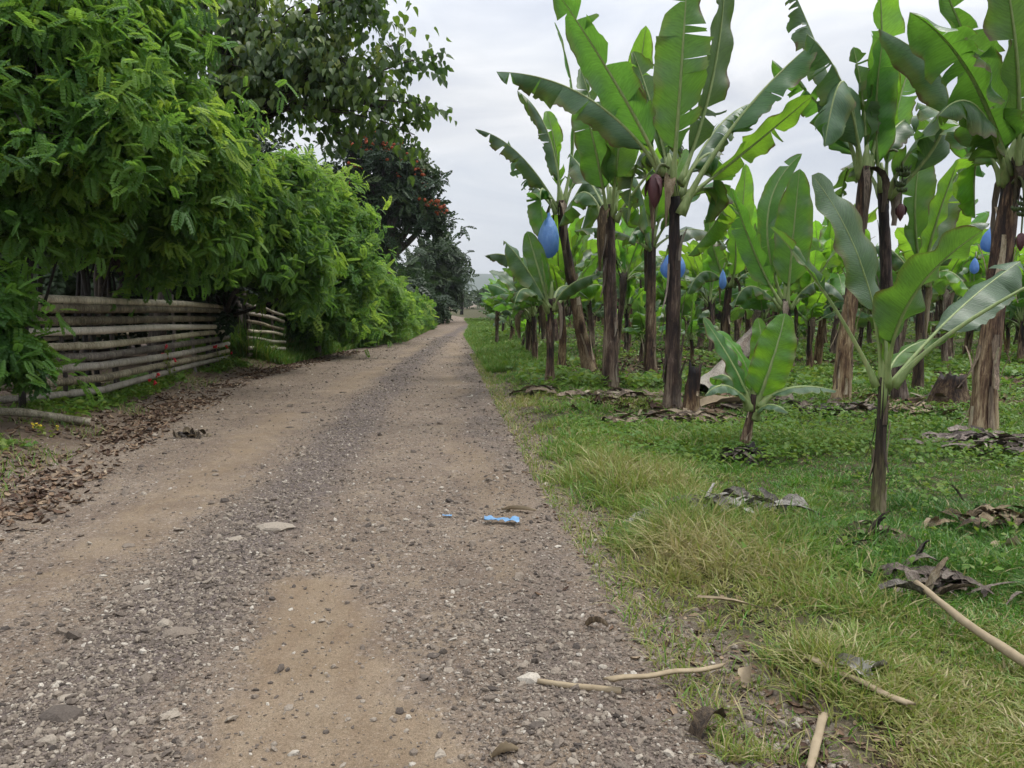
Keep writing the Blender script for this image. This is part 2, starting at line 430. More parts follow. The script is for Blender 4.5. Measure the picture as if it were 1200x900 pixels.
# a curled dry leaf: 3 x 4 grid
_lu = np.linspace(0, 1, 4); _wd = np.array([.12, .5, .42, .05])
LEAFT = np.array([[(u - .5), s_ * wd * .55, .22 * (abs(s_) * .6) + .25 * (u - .5) ** 2] for u, wd in zip(_lu, _wd) for s_ in (-1, 0, 1)])
LEAFQ = grid_q(4, 3)
def litter(name, x, y, size, tmin=0., tmax=1., tilt=.45, lift=.3):
    n = len(x); X, Y, Z = rot_frames(n, tilt)
    sz = size * rng.uniform(.5, 1.3, n)
    V = scatter(LEAFT, np.stack([x, y, gh(x, y) + sz * lift * .3], -1), X, Y, Z, sz, sz * rng.uniform(.5, 1.1, n), sz * rng.uniform(-.4, 1.6, n))
    tone = np.clip(rng.beta(1.9, 1.9, n), tmin, tmax)
    return link(name, mesh_np(name, V, rep(LEAFQ, n, 12), None, [LITTER], None, True, {"tone": np.repeat(tone, 12)}), kind="stuff")
# fallen leaves on the left bank
y = rng.uniform(4.5, 24, 8500); x = xl(y) - rng.gamma(2.2, .42, len(y)) + .75
k = (rng.uniform(0, 1, len(x)) < .25 + 1.1 * smooth(fbm(x * 1.2, y * 1.2, 91, 3), .35, .6)) & (x > -8.6)
litter("fallen_leaves", x[k], y[k], .075)
# leaf scraps along the right edge of the road and under the bananas
y = 2.4 + 22 * rng.uniform(0, 1, 2600) ** 2.0; x = xr(y) + rng.normal(.08, .22, len(y))
litter("leaf_debris", x, y, .045, .05, .9, .3, .1)
y = rng.uniform(8.5, 26, 11000); x = rng.uniform(-.6, 14, len(y))
k = (x > xr(y) + .7) & (smooth(fbm(x * .55, y * .75, 95, 3), .47, .6) + .02 > rng.uniform(0, 1, len(x)))
litter("dry_banana_debris", x[k], y[k], .15, .1, 1.)

# the brown strip of trash leaves in the row between the nearest plants
y = rng.normal(11.2, .55, 2600); x = rng.uniform(1.2, 8.5, len(y))
k = rng.uniform(0, 1, len(x)) < .25 + .75 * smooth(fbm(x * 1.1, y * 1.3, 97, 3), .40, .58)
litter("row_debris", x[k], y[k], .17, .05, .95, .35, .25)

def mat_grass():
    m = NT("grass_blade"); t = m.attr("tone")
    c = m.ramp(t, [(0., (.44, .36, .20)), (.16, (.30, .28, .10)), (.34, (.19, .245, .045)), (.6, (.088, .21, .024)), (1., (.042, .125, .018))])
    tc_ = m.ramp(t, [(0., (.40, .33, .15)), (.3, (.28, .34, .05)), (.6, (.14, .30, .03)), (1., (.06, .17, .02))])
    return m.leafy(c, tc_, .32, .42, .4)
GRASS = mat_grass()
def blades(x, y, h, w_, lean, tone, seg=3, az=None):
    n = len(x); ang = rng.uniform(0, 2 * math.pi, n); az = rng.uniform(0, 2 * math.pi, n) if az is None else az
    D = np.stack([np.cos(az), np.sin(az)], -1); S = np.stack([np.cos(ang), np.sin(ang)], -1)
    base = np.stack([x, y, gh(x, y) - .01], -1)
    ts = np.linspace(0, 1, seg + 1); Vs = []
    for i, t_ in enumerate(ts):
        c_ = base.copy(); c_[:, :2] += D * (h * lean * t_ ** 1.6)[:, None]; c_[:, 2] += h * (t_ - .38 * np.clip(lean, 0, 1.7) * t_ ** 2)
        if i < seg:
            off = S * (w_ * (1 - .75 * t_ ** 1.5) * .5)[:, None]
            a = c_.copy(); a[:, :2] -= off; b = c_.copy(); b[:, :2] += off; Vs += [a, b]
        else: Vs.append(c_)
    V = np.stack(Vs, 1); k = 2 * seg + 1
    Q = [(2*i, 2*i+1, 2*i+3, 2*i+2) for i in range(seg - 1)]; T = [(2*seg-2, 2*seg-1, 2*seg)]
    return V.reshape(-1, 3), rep(Q, n, k), rep(T, n, k), np.repeat(np.clip(tone, 0, 1), k)
def grass(name, parts):
    V = []; Q = []; T = []; A = []; n = 0
    for (v, q, t_, a) in parts: V.append(v); Q.append(q + n); T.append(t_ + n); A.append(a); n += len(v)
    print(name, n)
    return link(name, mesh_np(name, np.concatenate(V), np.concatenate(Q), np.concatenate(T), [GRASS], None, True, {"tone": np.concatenate(A)}), kind="stuff")
def field(n, y0, y1, power, xfun, spread=.72):
    u = rng.uniform(0, 1, n); y = (y0 ** (1 - power) + u * (y1 ** (1 - power) - y0 ** (1 - power))) ** (1 / (1 - power))
    hi = y * spread + 2.4; lo = xr(y) - .25
    x = lo + (hi - lo) * rng.uniform(0, 1, n)
    return x, y
def litter_patch(x, y): return smooth(fbm(x * .55, y * .75, 95, 3), .50, .6) * smooth(y, 8.2, 10)
PARTS = []
def add_grass(n, y0, y1, power, per, spreadr, hscale=1., wscale=1., seg=3):
    x, y = field(n, y0, y1, power, None)
    dr = x - xr(y) + (fbm(x * 1.5, y * 1.5, 103, 3) - .5) * .8
    bare = smooth(fbm(x * 1.0, y * 1.0, 101, 4), .52, .62)
    den = smooth(dr, -.10, .30) * (.50 + .50 * smooth(fbm(x * 2.8, y * 2.8, 104, 3), .34, .56)) * (1 - .6 * bare * (1 - .6 * smooth(y, 4.5, 6))) * (1 - .85 * litter_patch(x, y))
    k = rng.uniform(0, 1, n) < den; x, y, dr = x[k], y[k], dr[k]; n = len(x)
    hn = fbm(x * 1.6, y * 1.6, 105, 3)
    tall = np.exp(-((dr - .70) / .5) ** 2) * smooth(y, 3.6, 4.6) * (1 - smooth(y, 7.5, 10))
    h = (.05 + .12 * smooth(hn, .35, .72) + .09 * tall) * rng.uniform(.55, 1.35, n) * hscale
    near = 1 - smooth(y + .6 * (x - 1.2), 3.6, 5.2)
    gr = .60 - .08 * smooth(y, 6.5, 9) + .75 * (fbm(x * .9, y * .9, 106, 3) - .5) + .10 * smooth(dr, .8, 2.2) - .25 * tall - .20 * near - .12 * (1 - smooth(dr, .0, .7)) + rng.normal(0, .07, n)
    cnt = np.maximum(2, rng.poisson(per, n)); ix = np.repeat(np.arange(n), cnt); N = len(ix)
    r_ = np.abs(rng.normal(0, spreadr, N)); az = rng.uniform(0, 6.283, N)
    X, Y = x[ix] + r_ * np.cos(az), y[ix] + r_ * np.sin(az)
    dead = rng.uniform(0, 1, N) < (.11 + .20 * tall + .22 * near)[ix]
    g_ = np.where(dead, rng.uniform(0, .24, N), gr[ix] + rng.normal(0, .09, N))
    w_ = .0066 * wscale * rng.uniform(.55, 1.5, N) * (1 + .07 * Y)
    PARTS.append(blades(X, Y, h[ix] * rng.uniform(.45, 1.15, N), w_, np.abs(rng.normal(.75, .5, N)) + .15, g_, seg, az + rng.normal(0, .5, N)))
add_grass(46000, 2.3, 8.5, 1.1, 9, .028)
add_grass(30000, 8.0, 26, 1.1, 7, .05, 1., 1.5, 2)
add_grass(9000, 24, 75, 1.3, 5, .12, 1.2, 2.6, 2)
# tufts creeping into the road edge, and the strip of green left of the far road
y = 2.5 + 20 * rng.uniform(0, 1, 5000) ** 1.8; x = xr(y) + np.abs(rng.normal(0, .22, len(y))) - .28
PARTS.append(blades(x, y, rng.uniform(.03, .14, len(y)), .005 * rng.uniform(.7, 1.5, len(y)) * (1 + .08 * y), np.abs(rng.normal(.8, .4, len(y))), np.clip(rng.normal(.3, .2, len(y)), 0, 1)))
grass("grass", PARTS)
PARTS = []
y = 19 + 43 * rng.uniform(0, 1, 46000) ** 1.3; x = xl(y) - np.abs(rng.normal(.0, 1.3, len(y))) - .02
tl = smooth(fbm(x * .6, y * .4, 111, 3), .3, .6)
PARTS.append(blades(x, y, (.25 + .75 * tl * smooth(xl(y) - x, 0, .9)) * rng.uniform(.5, 1.2, len(y)), .02 * rng.uniform(.7, 1.6, len(y)) * (1 + .02 * y), np.abs(rng.normal(.5, .3, len(y))), np.clip(rng.normal(.55, .16, len(y)), 0, 1), 2))
y = rng.uniform(5, 19, 7000); x = xl(y) - np.abs(rng.normal(.9, .6, len(y)))
k = smooth(fbm(x * 1.3, y * 1.3, 113, 3), .45, .6) > rng.uniform(0, 1, len(x)); x, y = x[k], y[k]
PARTS.append(blades(x, y, .16 * rng.uniform(.4, 1.3, len(y)), .008 * rng.uniform(.7, 1.6, len(y)), np.abs(rng.normal(.8, .3, len(y))), np.clip(rng.normal(.45, .2, len(y)), 0, 1), 2))
y = 17 + 48 * rng.uniform(0, 1, 34000) ** 1.3; x = xr(y) + np.abs(rng.normal(.0, 1.0, len(y))) - .08
PARTS.append(blades(x, y, (.10 + .22 * fbm(x * 1.1, y * .8, 115, 3)) * rng.uniform(.5, 1.2, len(y)), .015 * rng.uniform(.7, 1.6, len(y)) * (1 + .02 * y), np.abs(rng.normal(.7, .3, len(y))), np.clip(rng.normal(.52, .14, len(y)), 0, 1), 2))
grass("verge_grass", PARTS)

# low broad leaved ground cover under the bananas
def mat_cover():
    m = NT("ground_cover_leaf"); t = m.attr("tone")
    c = m.ramp(t, [(0., (.17, .22, .035)), (.4, (.115, .21, .03)), (1., (.055, .14, .02))])
    return m.leafy(c, m.ramp(t, [(0., (.30, .38, .05)), (1., (.10, .26, .03))]), .35, .5, .3)
COVER = mat_cover()
RHOMB = np.array([(-.5, 0, -.05), (-.05, -.34, .06), (.5, 0, -.1), (-.05, .34, .06)])
def cover(n, y0, y1, power, size, zmax):
    x, y = field(n, y0, y1, power, None)
    dr = x - xr(y)
    den = smooth(dr, .2, 1.1) * smooth(fbm(x * .5, y * .5, 121, 3), .36, .6) * smooth(y, 3.6, 7.5) * (1 - .85 * smooth(fbm(x * .55, y * .75, 95, 3), .50, .6) * smooth(y, 8, 10))
    k = rng.uniform(0, 1, n) < den; x, y = x[k], y[k]; n = len(x)
    X, Y, Z = rot_frames(n, .45)
    s_ = size * rng.uniform(.5, 1.4, n) * (1 + .025 * y)
    z = gh(x, y) + zmax * rng.uniform(.1, 1, n) * (.25 + fbm(x * 1.7, y * 1.7, 122, 3))
    V = scatter(RHOMB, np.stack([x, y, z], -1), X, Y, Z, s_, s_, s_)
    return V, rep([(0, 1, 2, 3)], n, 4), np.repeat(np.clip(rng.normal(.5, .2, n) + .5 * (fbm(x * .9, y * .9, 123, 3) - .5), 0, 1), 4)
v1, q1, a1 = cover(80000, 4, 14, 1.1, .045, .16); v2, q2, a2 = cover(70000, 13, 60, 1.2, .09, .26)
link("ground_cover", mesh_np("ground_cover", np.concatenate([v1, v2]), np.concatenate([q1, q2 + len(v1)]), None, [COVER], None, True, {"tone": np.concatenate([a1, a2])}), kind="stuff")
# ------------------------------------------------------------------ banana plants
def mat_banana_leaf(name, top, under, trans, tr=.36):
    m = NT(name); uv = m.n("ShaderNodeTexCoord").outputs["UV"]; o = m.obj(); r = m.rnd()
    sep = m.n("ShaderNodeSeparateXYZ"); m.l(uv, sep.inputs[0]); u, v = sep.outputs[0], sep.outputs[1]
    av = m.math('ABSOLUTE', v)
    ph = m.math('ADD', m.math('MULTIPLY', u, 420.0), m.math('MULTIPLY', av, -26.0))
    vein = m.math('MULTIPLY', m.math('ADD', m.math('SINE', ph), 1.0), .5)
    comb = m.n("ShaderNodeCombineXYZ"); m.l(m.math('MULTIPLY', m.math('SUBTRACT', u, m.math('MULTIPLY', av, .08)), 26.0), comb.inputs[0]); m.l(v, comb.inputs[1])
    strk = m.noise(comb.outputs[0], 3.0, 4, .65)
    cloud = m.noise(o, 3.2, 3, .6)
    face = m.n("ShaderNodeNewGeometry").outputs["Backfacing"]
    c = m.mix(face, top, under)
    c = m.mix(1., c, m.ramp(strk, [(.3, .78), (.7, 1.2)]), 'MULTIPLY')
    c = m.mix(1., c, m.ramp(vein, [(0., .95), (1., 1.03)]), 'MULTIPLY')
    c = m.mix(1., c, m.ramp(cloud, [(.3, .85), (.7, 1.12)]), 'MULTIPLY')
    # brown scorched margin, patchy
    edge = m.math('MULTIPLY', m.ramp(m.math('ADD', av, m.math('MULTIPLY', m.math('SUBTRACT', cloud, .5), .5)), [(.88, 0.), (1.02, 1.)]), m.ramp(m.noise(o, 2.2, 2, .5), [(.47, 0.), (.58, .9)]))
    tip = m.ramp(m.math('ADD', u, m.math('MULTIPLY', m.math('SUBTRACT', cloud, .5), .25)), [(.95, 0.), (1.02, .85)])
    dry = m.math('MAXIMUM', edge, tip)
    spot = m.math('MULTIPLY', m.ramp(m.noise(o, 26, 3, .7), [(.66, 0.), (.74, .7)]), m.ramp(cloud, [(.45, 0.), (.65, 1.)]))
    dry = m.math('MAXIMUM', dry, spot)
    yel = m.math('MULTIPLY', m.ramp(m.math('ADD', av, m.math('MULTIPLY', m.math('SUBTRACT', m.noise(o, 1.1, 3, .6), .5), 2.2)), [(.75, 0.), (1.5, 1.)]), .6)
    c = m.mix(yel, c, (.17, .17, .035))
    c = m.mix(dry, c, (.12, .075, .035))
    hue = m.math('ADD', .492, m.math('MULTIPLY', r, .02)); val = m.math('ADD', .8, m.math('MULTIPLY', r, .45))
    c = m.hsv(c, hue, 1., val)
    tcol = m.mix(1., trans, m.ramp(strk, [(.3, .75), (.7, 1.2)]), 'MULTIPLY'); tcol = m.mix(1., tcol, m.ramp(vein, [(0., .93), (1., 1.02)]), 'MULTIPLY')
    tcol = m.mix(dry, tcol, (.08, .05, .02)); tcol = m.hsv(tcol, hue, 1., val)
    b = m.bump(m.math('ADD', m.math('MULTIPLY', vein, .16), strk), .35, .012)
    return m.leafy(c, tcol, tr, .40, .5, b)
LEAF = mat_banana_leaf("banana_leaf", (.048, .125, .034), (.070, .150, .042), (.155, .335, .030), .39)
LEAFY = mat_banana_leaf("young_banana_leaf", (.075, .20, .026), (.10, .225, .036), (.30, .56, .035), .46)
LEAFD = mat_banana_leaf("sheen_grey_banana_leaf", (.085, .145, .078), (.085, .145, .060), (.15, .30, .035), .30)  # greyer, paler leaf green: the sky's sheen on upper sides is put into the colour
def mat_rib():
    m = NT("leaf_rib"); o = m.obj(); n = m.noise(m.mapping(o, (14, 14, 3)), 2.0, 4, .6)
    c = m.ramp(n, [(.3, (.16, .22, .075)), (.55, (.25, .32, .12)), (.8, (.30, .27, .13))])
    return m.done(m.princ(c, .5, .35))
RIB = mat_rib()
def mat_stem(name, pal):
    m = NT(name); o = m.obj(); r = m.rnd()
    st = m.noise(m.mapping(o, (26, 26, 2.2)), 1.6, 6, .7, .4); bl = m.noise(m.mapping(o, (3.5, 3.5, 1.5)), 1.5, 4, .6); fine = m.noise(m.mapping(o, (90, 90, 8)), 1.5, 3, .6)
    f = m.math('ADD', m.math('MULTIPLY', st, .75), m.math('MULTIPLY', bl, .5)); f = m.math('SUBTRACT', f, .125)
    t = m.attr("tone"); f = m.math('ADD', f, m.math('MULTIPLY', m.math('SUBTRACT', t, .5), .45))
    c = m.ramp(f, [(p, q) for p, q in zip((.30, .42, .5, .58, .70), pal)])
    c = m.mix(1., c, m.ramp(fine, [(.3, .7), (.7, 1.25)]), 'MULTIPLY')
    c = m.hsv(c, m.math('ADD', .492, m.math('MULTIPLY', r, .022)), m.math('ADD', .75, m.math('MULTIPLY', r, .45)), m.math('ADD', .75, m.math('MULTIPLY', m.math('FRACT', m.math('MULTIPLY', r, 7.3)), .85)))
    return m.done(m.princ(c, .62, .3, m.bump(m.math('ADD', st, m.math('MULTIPLY', fine, .4)), .8, .02)))
STEM = mat_stem("banana_stem", [(.007, .005, .006), (.024, .013, .011), (.066, .036, .025), (.135, .084, .054), (.30, .225, .15)])
STEMG = mat_stem("green_banana_stem", [(.018, .013, .010), (.050, .036, .024), (.10, .078, .045), (.14, .125, .06), (.25, .20, .13)])
SHEATH = mat_stem("dry_sheath", [(.05, .035, .028), (.11, .078, .058), (.18, .13, .095), (.26, .20, .145), (.36, .30, .23)])
DEADL = mat_stem("dead_leaf", [(.03, .02, .014), (.08, .055, .036), (.14, .10, .065), (.20, .15, .10), (.27, .22, .16)])
def simple(name, c1, c2, sc=20., rough=.5, spec=.4, tr=0.0, tcol=None):
    m = NT(name); c = m.mix(m.noise(m.obj(), sc, 4, .6), c1, c2)
    if tr: return m.leafy(c, tcol or c2, tr, rough, spec)
    return m.done(m.princ(c, rough, spec))
FRUIT = simple("unripe_fruit", (.030, .050, .018), (.085, .12, .04), 18)
TIPS = simple("fruit_tips", (.22, .19, .11), (.40, .36, .24), 60, .7)
BUD = simple("flower_bud", (.055, .018, .022), (.12, .045, .05), 14, .5)
STALK = simple("fruit_stalk", (.07, .09, .03), (.13, .15, .06), 20)

def leaf_mesh(name, p0, p1, p2, W, pet=.15, nhint=(0, 0, 1), roll=0., fold=-.25, curl=-.5, tears=6, ragged=0., seed=0, rib=.02, mat=None, n=34, m=4, taper=.60, full=.14, wave=.034, extra_bend=None, stub=0.):
    """a banana leaf along the bow p0-p1-p2 (p1 lies ON the bow): petiole and midrib as one tapered rod, two torn half blades.
    fold: angle of the half blades to the flat (up +), curl: further bend towards the margin, tears: tears per side, ragged: how far strips hang loose"""
    rg = np.random.default_rng(seed + 1000)
    p0, p1, p2 = (np.asarray(q, float) for q in (p0, p1, p2)); c = 2 * p1 - (p0 + p2) / 2
    if isinstance(tears, tuple): ragged = max(ragged, .10)
    if isinstance(tears, int) and tears >= 3: ragged = max(ragged, .16 + .02 * tears)
    g = Geo()
    fine = bez(p0, c, p2, 200)
    L = np.concatenate([[0], np.cumsum(np.linalg.norm(np.diff(fine, axis=0), axis=1))]); Lt = L[-1]
    def at(s):
        s = np.clip(s, 0, 1) * Lt
        return np.stack([np.interp(s, L, fine[:, k]) for k in range(3)], -1)
    def frame(s):
        T = at(np.clip(s + .01, 0, 1)) - at(np.clip(s - .01, 0, 1)); T /= np.linalg.norm(T, axis=-1)[..., None] + 1e-12
        N = np.broadcast_to(np.asarray(nhint, float), T.shape) - T * (T @ np.asarray(nhint, float))[..., None]
        N = N / (np.linalg.norm(N, axis=-1)[..., None] + 1e-12); S = np.cross(T, N)
        cr, sr = math.cos(roll), math.sin(roll)
        return T, N * cr + S * sr, S * cr - N * sr
    # rod
    s = np.linspace(0, 1, 26); T, N, S = frame(s)
    rr = rib * (1 - s) ** .8 * (1 + .9 * np.exp(-(s / .09) ** 2)) + .0022
    pts = at(s) - N * (rr * .55)[:, None]
    v, q, t_ = tube(pts, rr, 6); g.add(v, q, t_, 1, .5)
    # half blades
    def width(t):
        return W * np.clip(t / full, 0, 1) ** .6 * np.where(t > taper, np.sqrt(np.clip(1 - ((t - taper) / (1 - taper)) ** 2, 0, 1)) ** 1.1, 1.) * (.9 + .1 * np.sin(t * 3.1))
    for side in (1, -1):
        nt = tears if isinstance(tears, int) else tears[0 if side == 1 else 1]
        cuts = np.sort(np.concatenate([[0, 1], np.clip(rg.uniform(.1, .97, nt), 0, 1)]))
        for a, b in zip(cuts[:-1], cuts[1:]):
            if b - a < .006: continue
            k = max(3, int(round(n * (b - a))) + 2)
            tt = np.linspace(a, b, k); ss = np.linspace(0, 1, m + 1)
            s0 = rg.uniform(0, .45) * rg.uniform(0, 1); gap = (lambda q: rg.uniform(.0, .05) if q < .55 else (rg.uniform(.08, .3) if q < .82 else rg.uniform(.35, .8)))(rg.uniform()) if nt else 0
            hang = rg.normal(0, .24) * (1 if nt else 0) - abs(rg.normal(0, ragged)); cut_len = 1 - (abs(rg.normal(0, .12)) if nt > 3 else 0) - (rg.uniform(0, .5) * (rg.uniform() < ragged * .5))
            TT, SS = np.meshgrid(tt, ss, indexing='ij')
            op = np.clip((SS - s0) / (1 - s0), 0, 1) * gap
            mid = (a + b) / 2
            la = 0 if a == 0 else 1; lb = 0 if b == 1 else 1
            Te = TT + np.where(TT < mid, la, -lb) * np.abs(TT - mid) / (b - a + 1e-9) * op * min(b - a, .2) + .05 * SS ** 1.2 * (1 - TT)
            Te = np.clip(Te + (rg.normal(0, .28) * min(b - a, .15) * la * lb if nt else 0) * np.clip((SS - s0) / (1 - s0), 0, 1), 0, 1)
            w_ = width(TT) * SS * cut_len
            w_ = w_ * (1 + SS ** 3 * (.10 * (vnoise(TT * 37 + seed, TT * 0 + side, seed) - .6) * (nt > 1) + .05 * rg.normal(size=TT.shape) * (nt > 4)))
            sp = pet + (1 - pet) * Te
            Tn, Nn, Sn = frame(sp.ravel())
            ang = (fold + curl * SS * .55 + hang * SS + .10 * np.sin(TT * 9 + side + seed)).ravel() + wave * 4 * np.sin(sp.ravel() * 31 + side + seed)
            # integrate the bend across the blade
            base = at(sp.ravel())
            off = (w_.ravel())[:, None] * (np.cos(ang)[:, None] * Sn * side + np.sin(ang)[:, None] * Nn)
            rip = (wave * W * np.sin(TT * 42 + side * 2 + seed) * SS ** 2).ravel()
            V = base + off + Nn * rip[:, None]
            V[:, 2] -= (abs(ragged) * .22 * (SS.ravel() ** 2) * w_.ravel())
            q = grid_q(k, m + 1)
            if side == -1: q = q[:, ::-1]
            g.add(V, q, None, 0, .5, np.stack([TT.ravel() * .96 + .0, SS.ravel() * side], -1))
    return g.mesh(name, [mat or LEAF, RIB])

def stem_mesh(name, pts, r0, r1, seed=0, flaps=10, mat=None, k=22, step=.05, flare=.25, stump=False):
    rg = np.random.default_rng(seed + 77); g = Geo()
    pts = np.asarray(pts, float); ln = np.linalg.norm(np.diff(pts, axis=0), axis=1); Lt = ln.sum(); n = max(8, int(Lt / step))
    cs = np.concatenate([[0], np.cumsum(ln)]); s = np.linspace(0, Lt, n)
    C = np.stack([np.interp(s, cs, pts[:, j]) for j in range(3)], -1)
    for j in range(3):   # soften the polyline
        C[1:-1, j] = (C[:-2, j] + 2 * C[1:-1, j] + C[2:, j]) / 4
    T, N, B = frames(C); u = s / Lt
    th = np.arange(k) / k * 2 * math.pi
    rad = (r0 + (r1 - r0) * u ** .9) * (1 + flare * np.exp(-u * Lt / .16))
    TH, UU = np.meshgrid(th, s); cx, sx = np.cos(TH) * 1.6, np.sin(TH) * 1.6
    ridge = vnoise(cx * 2 + 5, sx * 2 + UU * .5 + 9, seed) + .6 * vnoise(cx * 4 + 50, sx * 4 + UU * .8 + 9, seed + 3)
    steps_ = vnoise(cx * .9 + 7, sx * .9 + UU * 2.4 + 2, seed + 5)
    rr = rad[:, None] * (.80 + .22 * ridge + .13 * (steps_ > .5) + .03 * np.sin(UU * 9 + TH * 2))
    V = C[:, None] + rr[..., None] * (np.cos(th)[None, :, None] * N[:, None] + np.sin(th)[None, :, None] * B[:, None])
    tone = np.clip(.45 + .45 * steps_ - .55 * u[:, None] + .15 * rg.uniform(), 0, 1)
    i, j = np.meshgrid(np.arange(n - 1), np.arange(k), indexing='ij'); j2 = (j + 1) % k
    Q = np.stack([i*k+j, i*k+j2, (i+1)*k+j2, (i+1)*k+j], -1).reshape(-1, 4)
    V = V.reshape(-1, 3)
    if stump: V[-k:, 2] += rg.uniform(-.07, .12, k)
    V = np.concatenate([V, C[-1:] - T[-1] * (.12 if stump else 0.)]); jj = np.arange(k)
    Tt = np.stack([np.full(k, n*k), (n-1)*k+jj, (n-1)*k+(jj+1) % k], -1)
    g.add(V, Q, Tt, 0, np.concatenate([tone.ravel(), [.2]]))
    # loose sheath strips peeling from the stem
    for f in range(flaps):
        a = rg.uniform(0, 2 * math.pi); lo = rg.uniform(.0, .75) ** 1.2 * Lt; le = rg.uniform(.2, .7) * min(1, Lt / 2.2); wd = rg.uniform(.04, .11) * (r0 / .13)
        hi = min(lo + le, Lt * .97); kk = 8; z = np.linspace(lo, hi, kk); up = rg.uniform() < .65
        t_ = np.linspace(0, 1, kk); peel = (t_ if up else 1 - t_) ** 2.2 * rg.uniform(.01, .17) * (r0 / .13)
        Ps = []
        for zi, pe, ti in zip(z, peel, t_):
            c_ = np.array([np.interp(zi, s, C[:, j]) for j in range(3)]); r_ = np.interp(zi, s, rad) * 1.09 + .006 + pe
            Ni, Bi = (np.array([np.interp(zi, s, X_[:, j]) for j in range(3)]) for X_ in (N, B))
            w2 = wd * (1 - .55 * (ti if up else 1 - ti)) / r_ * .5; tw = a + .15 * math.sin(ti * 3 + f)
            for q_ in (-1, 0, 1):
                A_ = tw + q_ * w2; Ps.append(c_ + r_ * (1 - .04 * abs(q_)) * (math.cos(A_) * Ni + math.sin(A_) * Bi))
        g.add(Ps, grid_q(kk, 3), None, 1, rg.uniform(.1, .9))
    return g.mesh(name, [mat or STEM, SHEATH])

def curled_strip(g, p0, p1, p2, w_, seed, m=0, cup=.5, twist=.6):
    """a withered strip: cupped, twisting, ragged"""
    rg = np.random.default_rng(seed); k = 12; C = bez(p0, 2*np.asarray(p1, float) - (np.asarray(p0, float) + np.asarray(p2, float))/2, p2, k); T, N, B = frames(C)
    t_ = np.linspace(0, 1, k); tw = twist * t_ + rg.uniform(-.6, .6)
    Pn = []
    for i in range(k):
        S = B[i] * math.cos(tw[i]) + N[i] * math.sin(tw[i]); U = N[i] * math.cos(tw[i]) - B[i] * math.sin(tw[i])
        wi = w_ * (.35 + .65 * math.sin(math.pi * min(1, .15 + t_[i] * .9))) * rg.uniform(.8, 1.15)
        for q_ in (-1, -.5, 0, .5, 1): Pn.append(C[i] + S * q_ * wi * .5 + U * (abs(q_) ** 1.6 * wi * .5 * cup + rg.normal(0, .03) * wi))
    g.add(Pn, grid_q(k, 5), None, m, rg.uniform(.15, .85))

def bunch(parent, top, out, size=1., seed=0, tiers=5):
    """curved fruit stalk, hands of fingers, and the hanging purple bud"""
    rg = np.random.default_rng(seed); top = np.asarray(top, float); out = unit(out)
    a = top; b = top + out * .22 * size + np.array([0, 0, .06 * size]); c = top + out * .34 * size - np.array([0, 0, .28 * size]); d = c - np.array([0, 0, .62 * size])
    g = Geo(); pts = np.concatenate([bez(a, 2*b - (a + c)/2, c, 10), np.linspace(c, d, 8)[1:]])
    v, q, t_ = tube(pts, np.linspace(.026, .014, len(pts)) * size, 7); g.add(v, q, t_, 0, .5)
    link("fruit_stalk", g.mesh("fruit_stalk", [STALK]), parent)
    for k in range(tiers):
        g = Geo(); c0 = c - np.array([rg.normal(0, .015), rg.normal(0, .015), (.02 + k * .095 + rg.uniform(-.02, .02)) * size]); nf = 11
        for f in range(nf):
            an = f / nf * 2 * math.pi * .66 + k * 1.9 + seed + rg.normal(0, .10); dr = np.array([math.cos(an), math.sin(an), 0]); ln = (.165 - .014 * k) * size * rg.uniform(.75, 1.15)
            p = bez(c0 + dr * .015 * size, c0 + dr * (ln * .75) - np.array([0, 0, .015 * size]), c0 + dr * ln * .85 + np.array([0, 0, ln * .55]), 6)
            v, q, t_ = tube(p, np.array([.012, .020, .023, .022, .017, .006]) * size, 6); g.add(v, q, t_, 0, .5)
        link("fruit_hand", g.mesh("fruit_hand", [FRUIT]), parent)
    bud_part(parent, d, size, seed)
def bud_part(parent, top, size=1., seed=0):
    z = np.array([0, .02, .06, .13, .2, .26, .30, .32]); r = np.array([.018, .05, .07, .076, .066, .042, .018, .003])
    v, q, t_ = tube(np.stack([np.zeros(8), np.zeros(8), -z * size], -1) + np.asarray(top), r * size * .95, 12)
    g = Geo(); g.add(v, q, t_, 0, .5)
    for k in range(3):      # lifted bracts
        a = seed + k * 2.2; dr = np.array([math.cos(a), math.sin(a), 0]); tp = np.asarray(top)
        curled_strip(g, tp - [0, 0, .02 * size] + dr * .02 * size, tp - [0, 0, .10 * size] + dr * .085 * size, tp - [0, 0, .20 * size] + dr * .09 * size, .09 * size, seed + k, 0, -.35, 0.)
    link("flower_bud", g.mesh("flower_bud", [BUD]), parent)

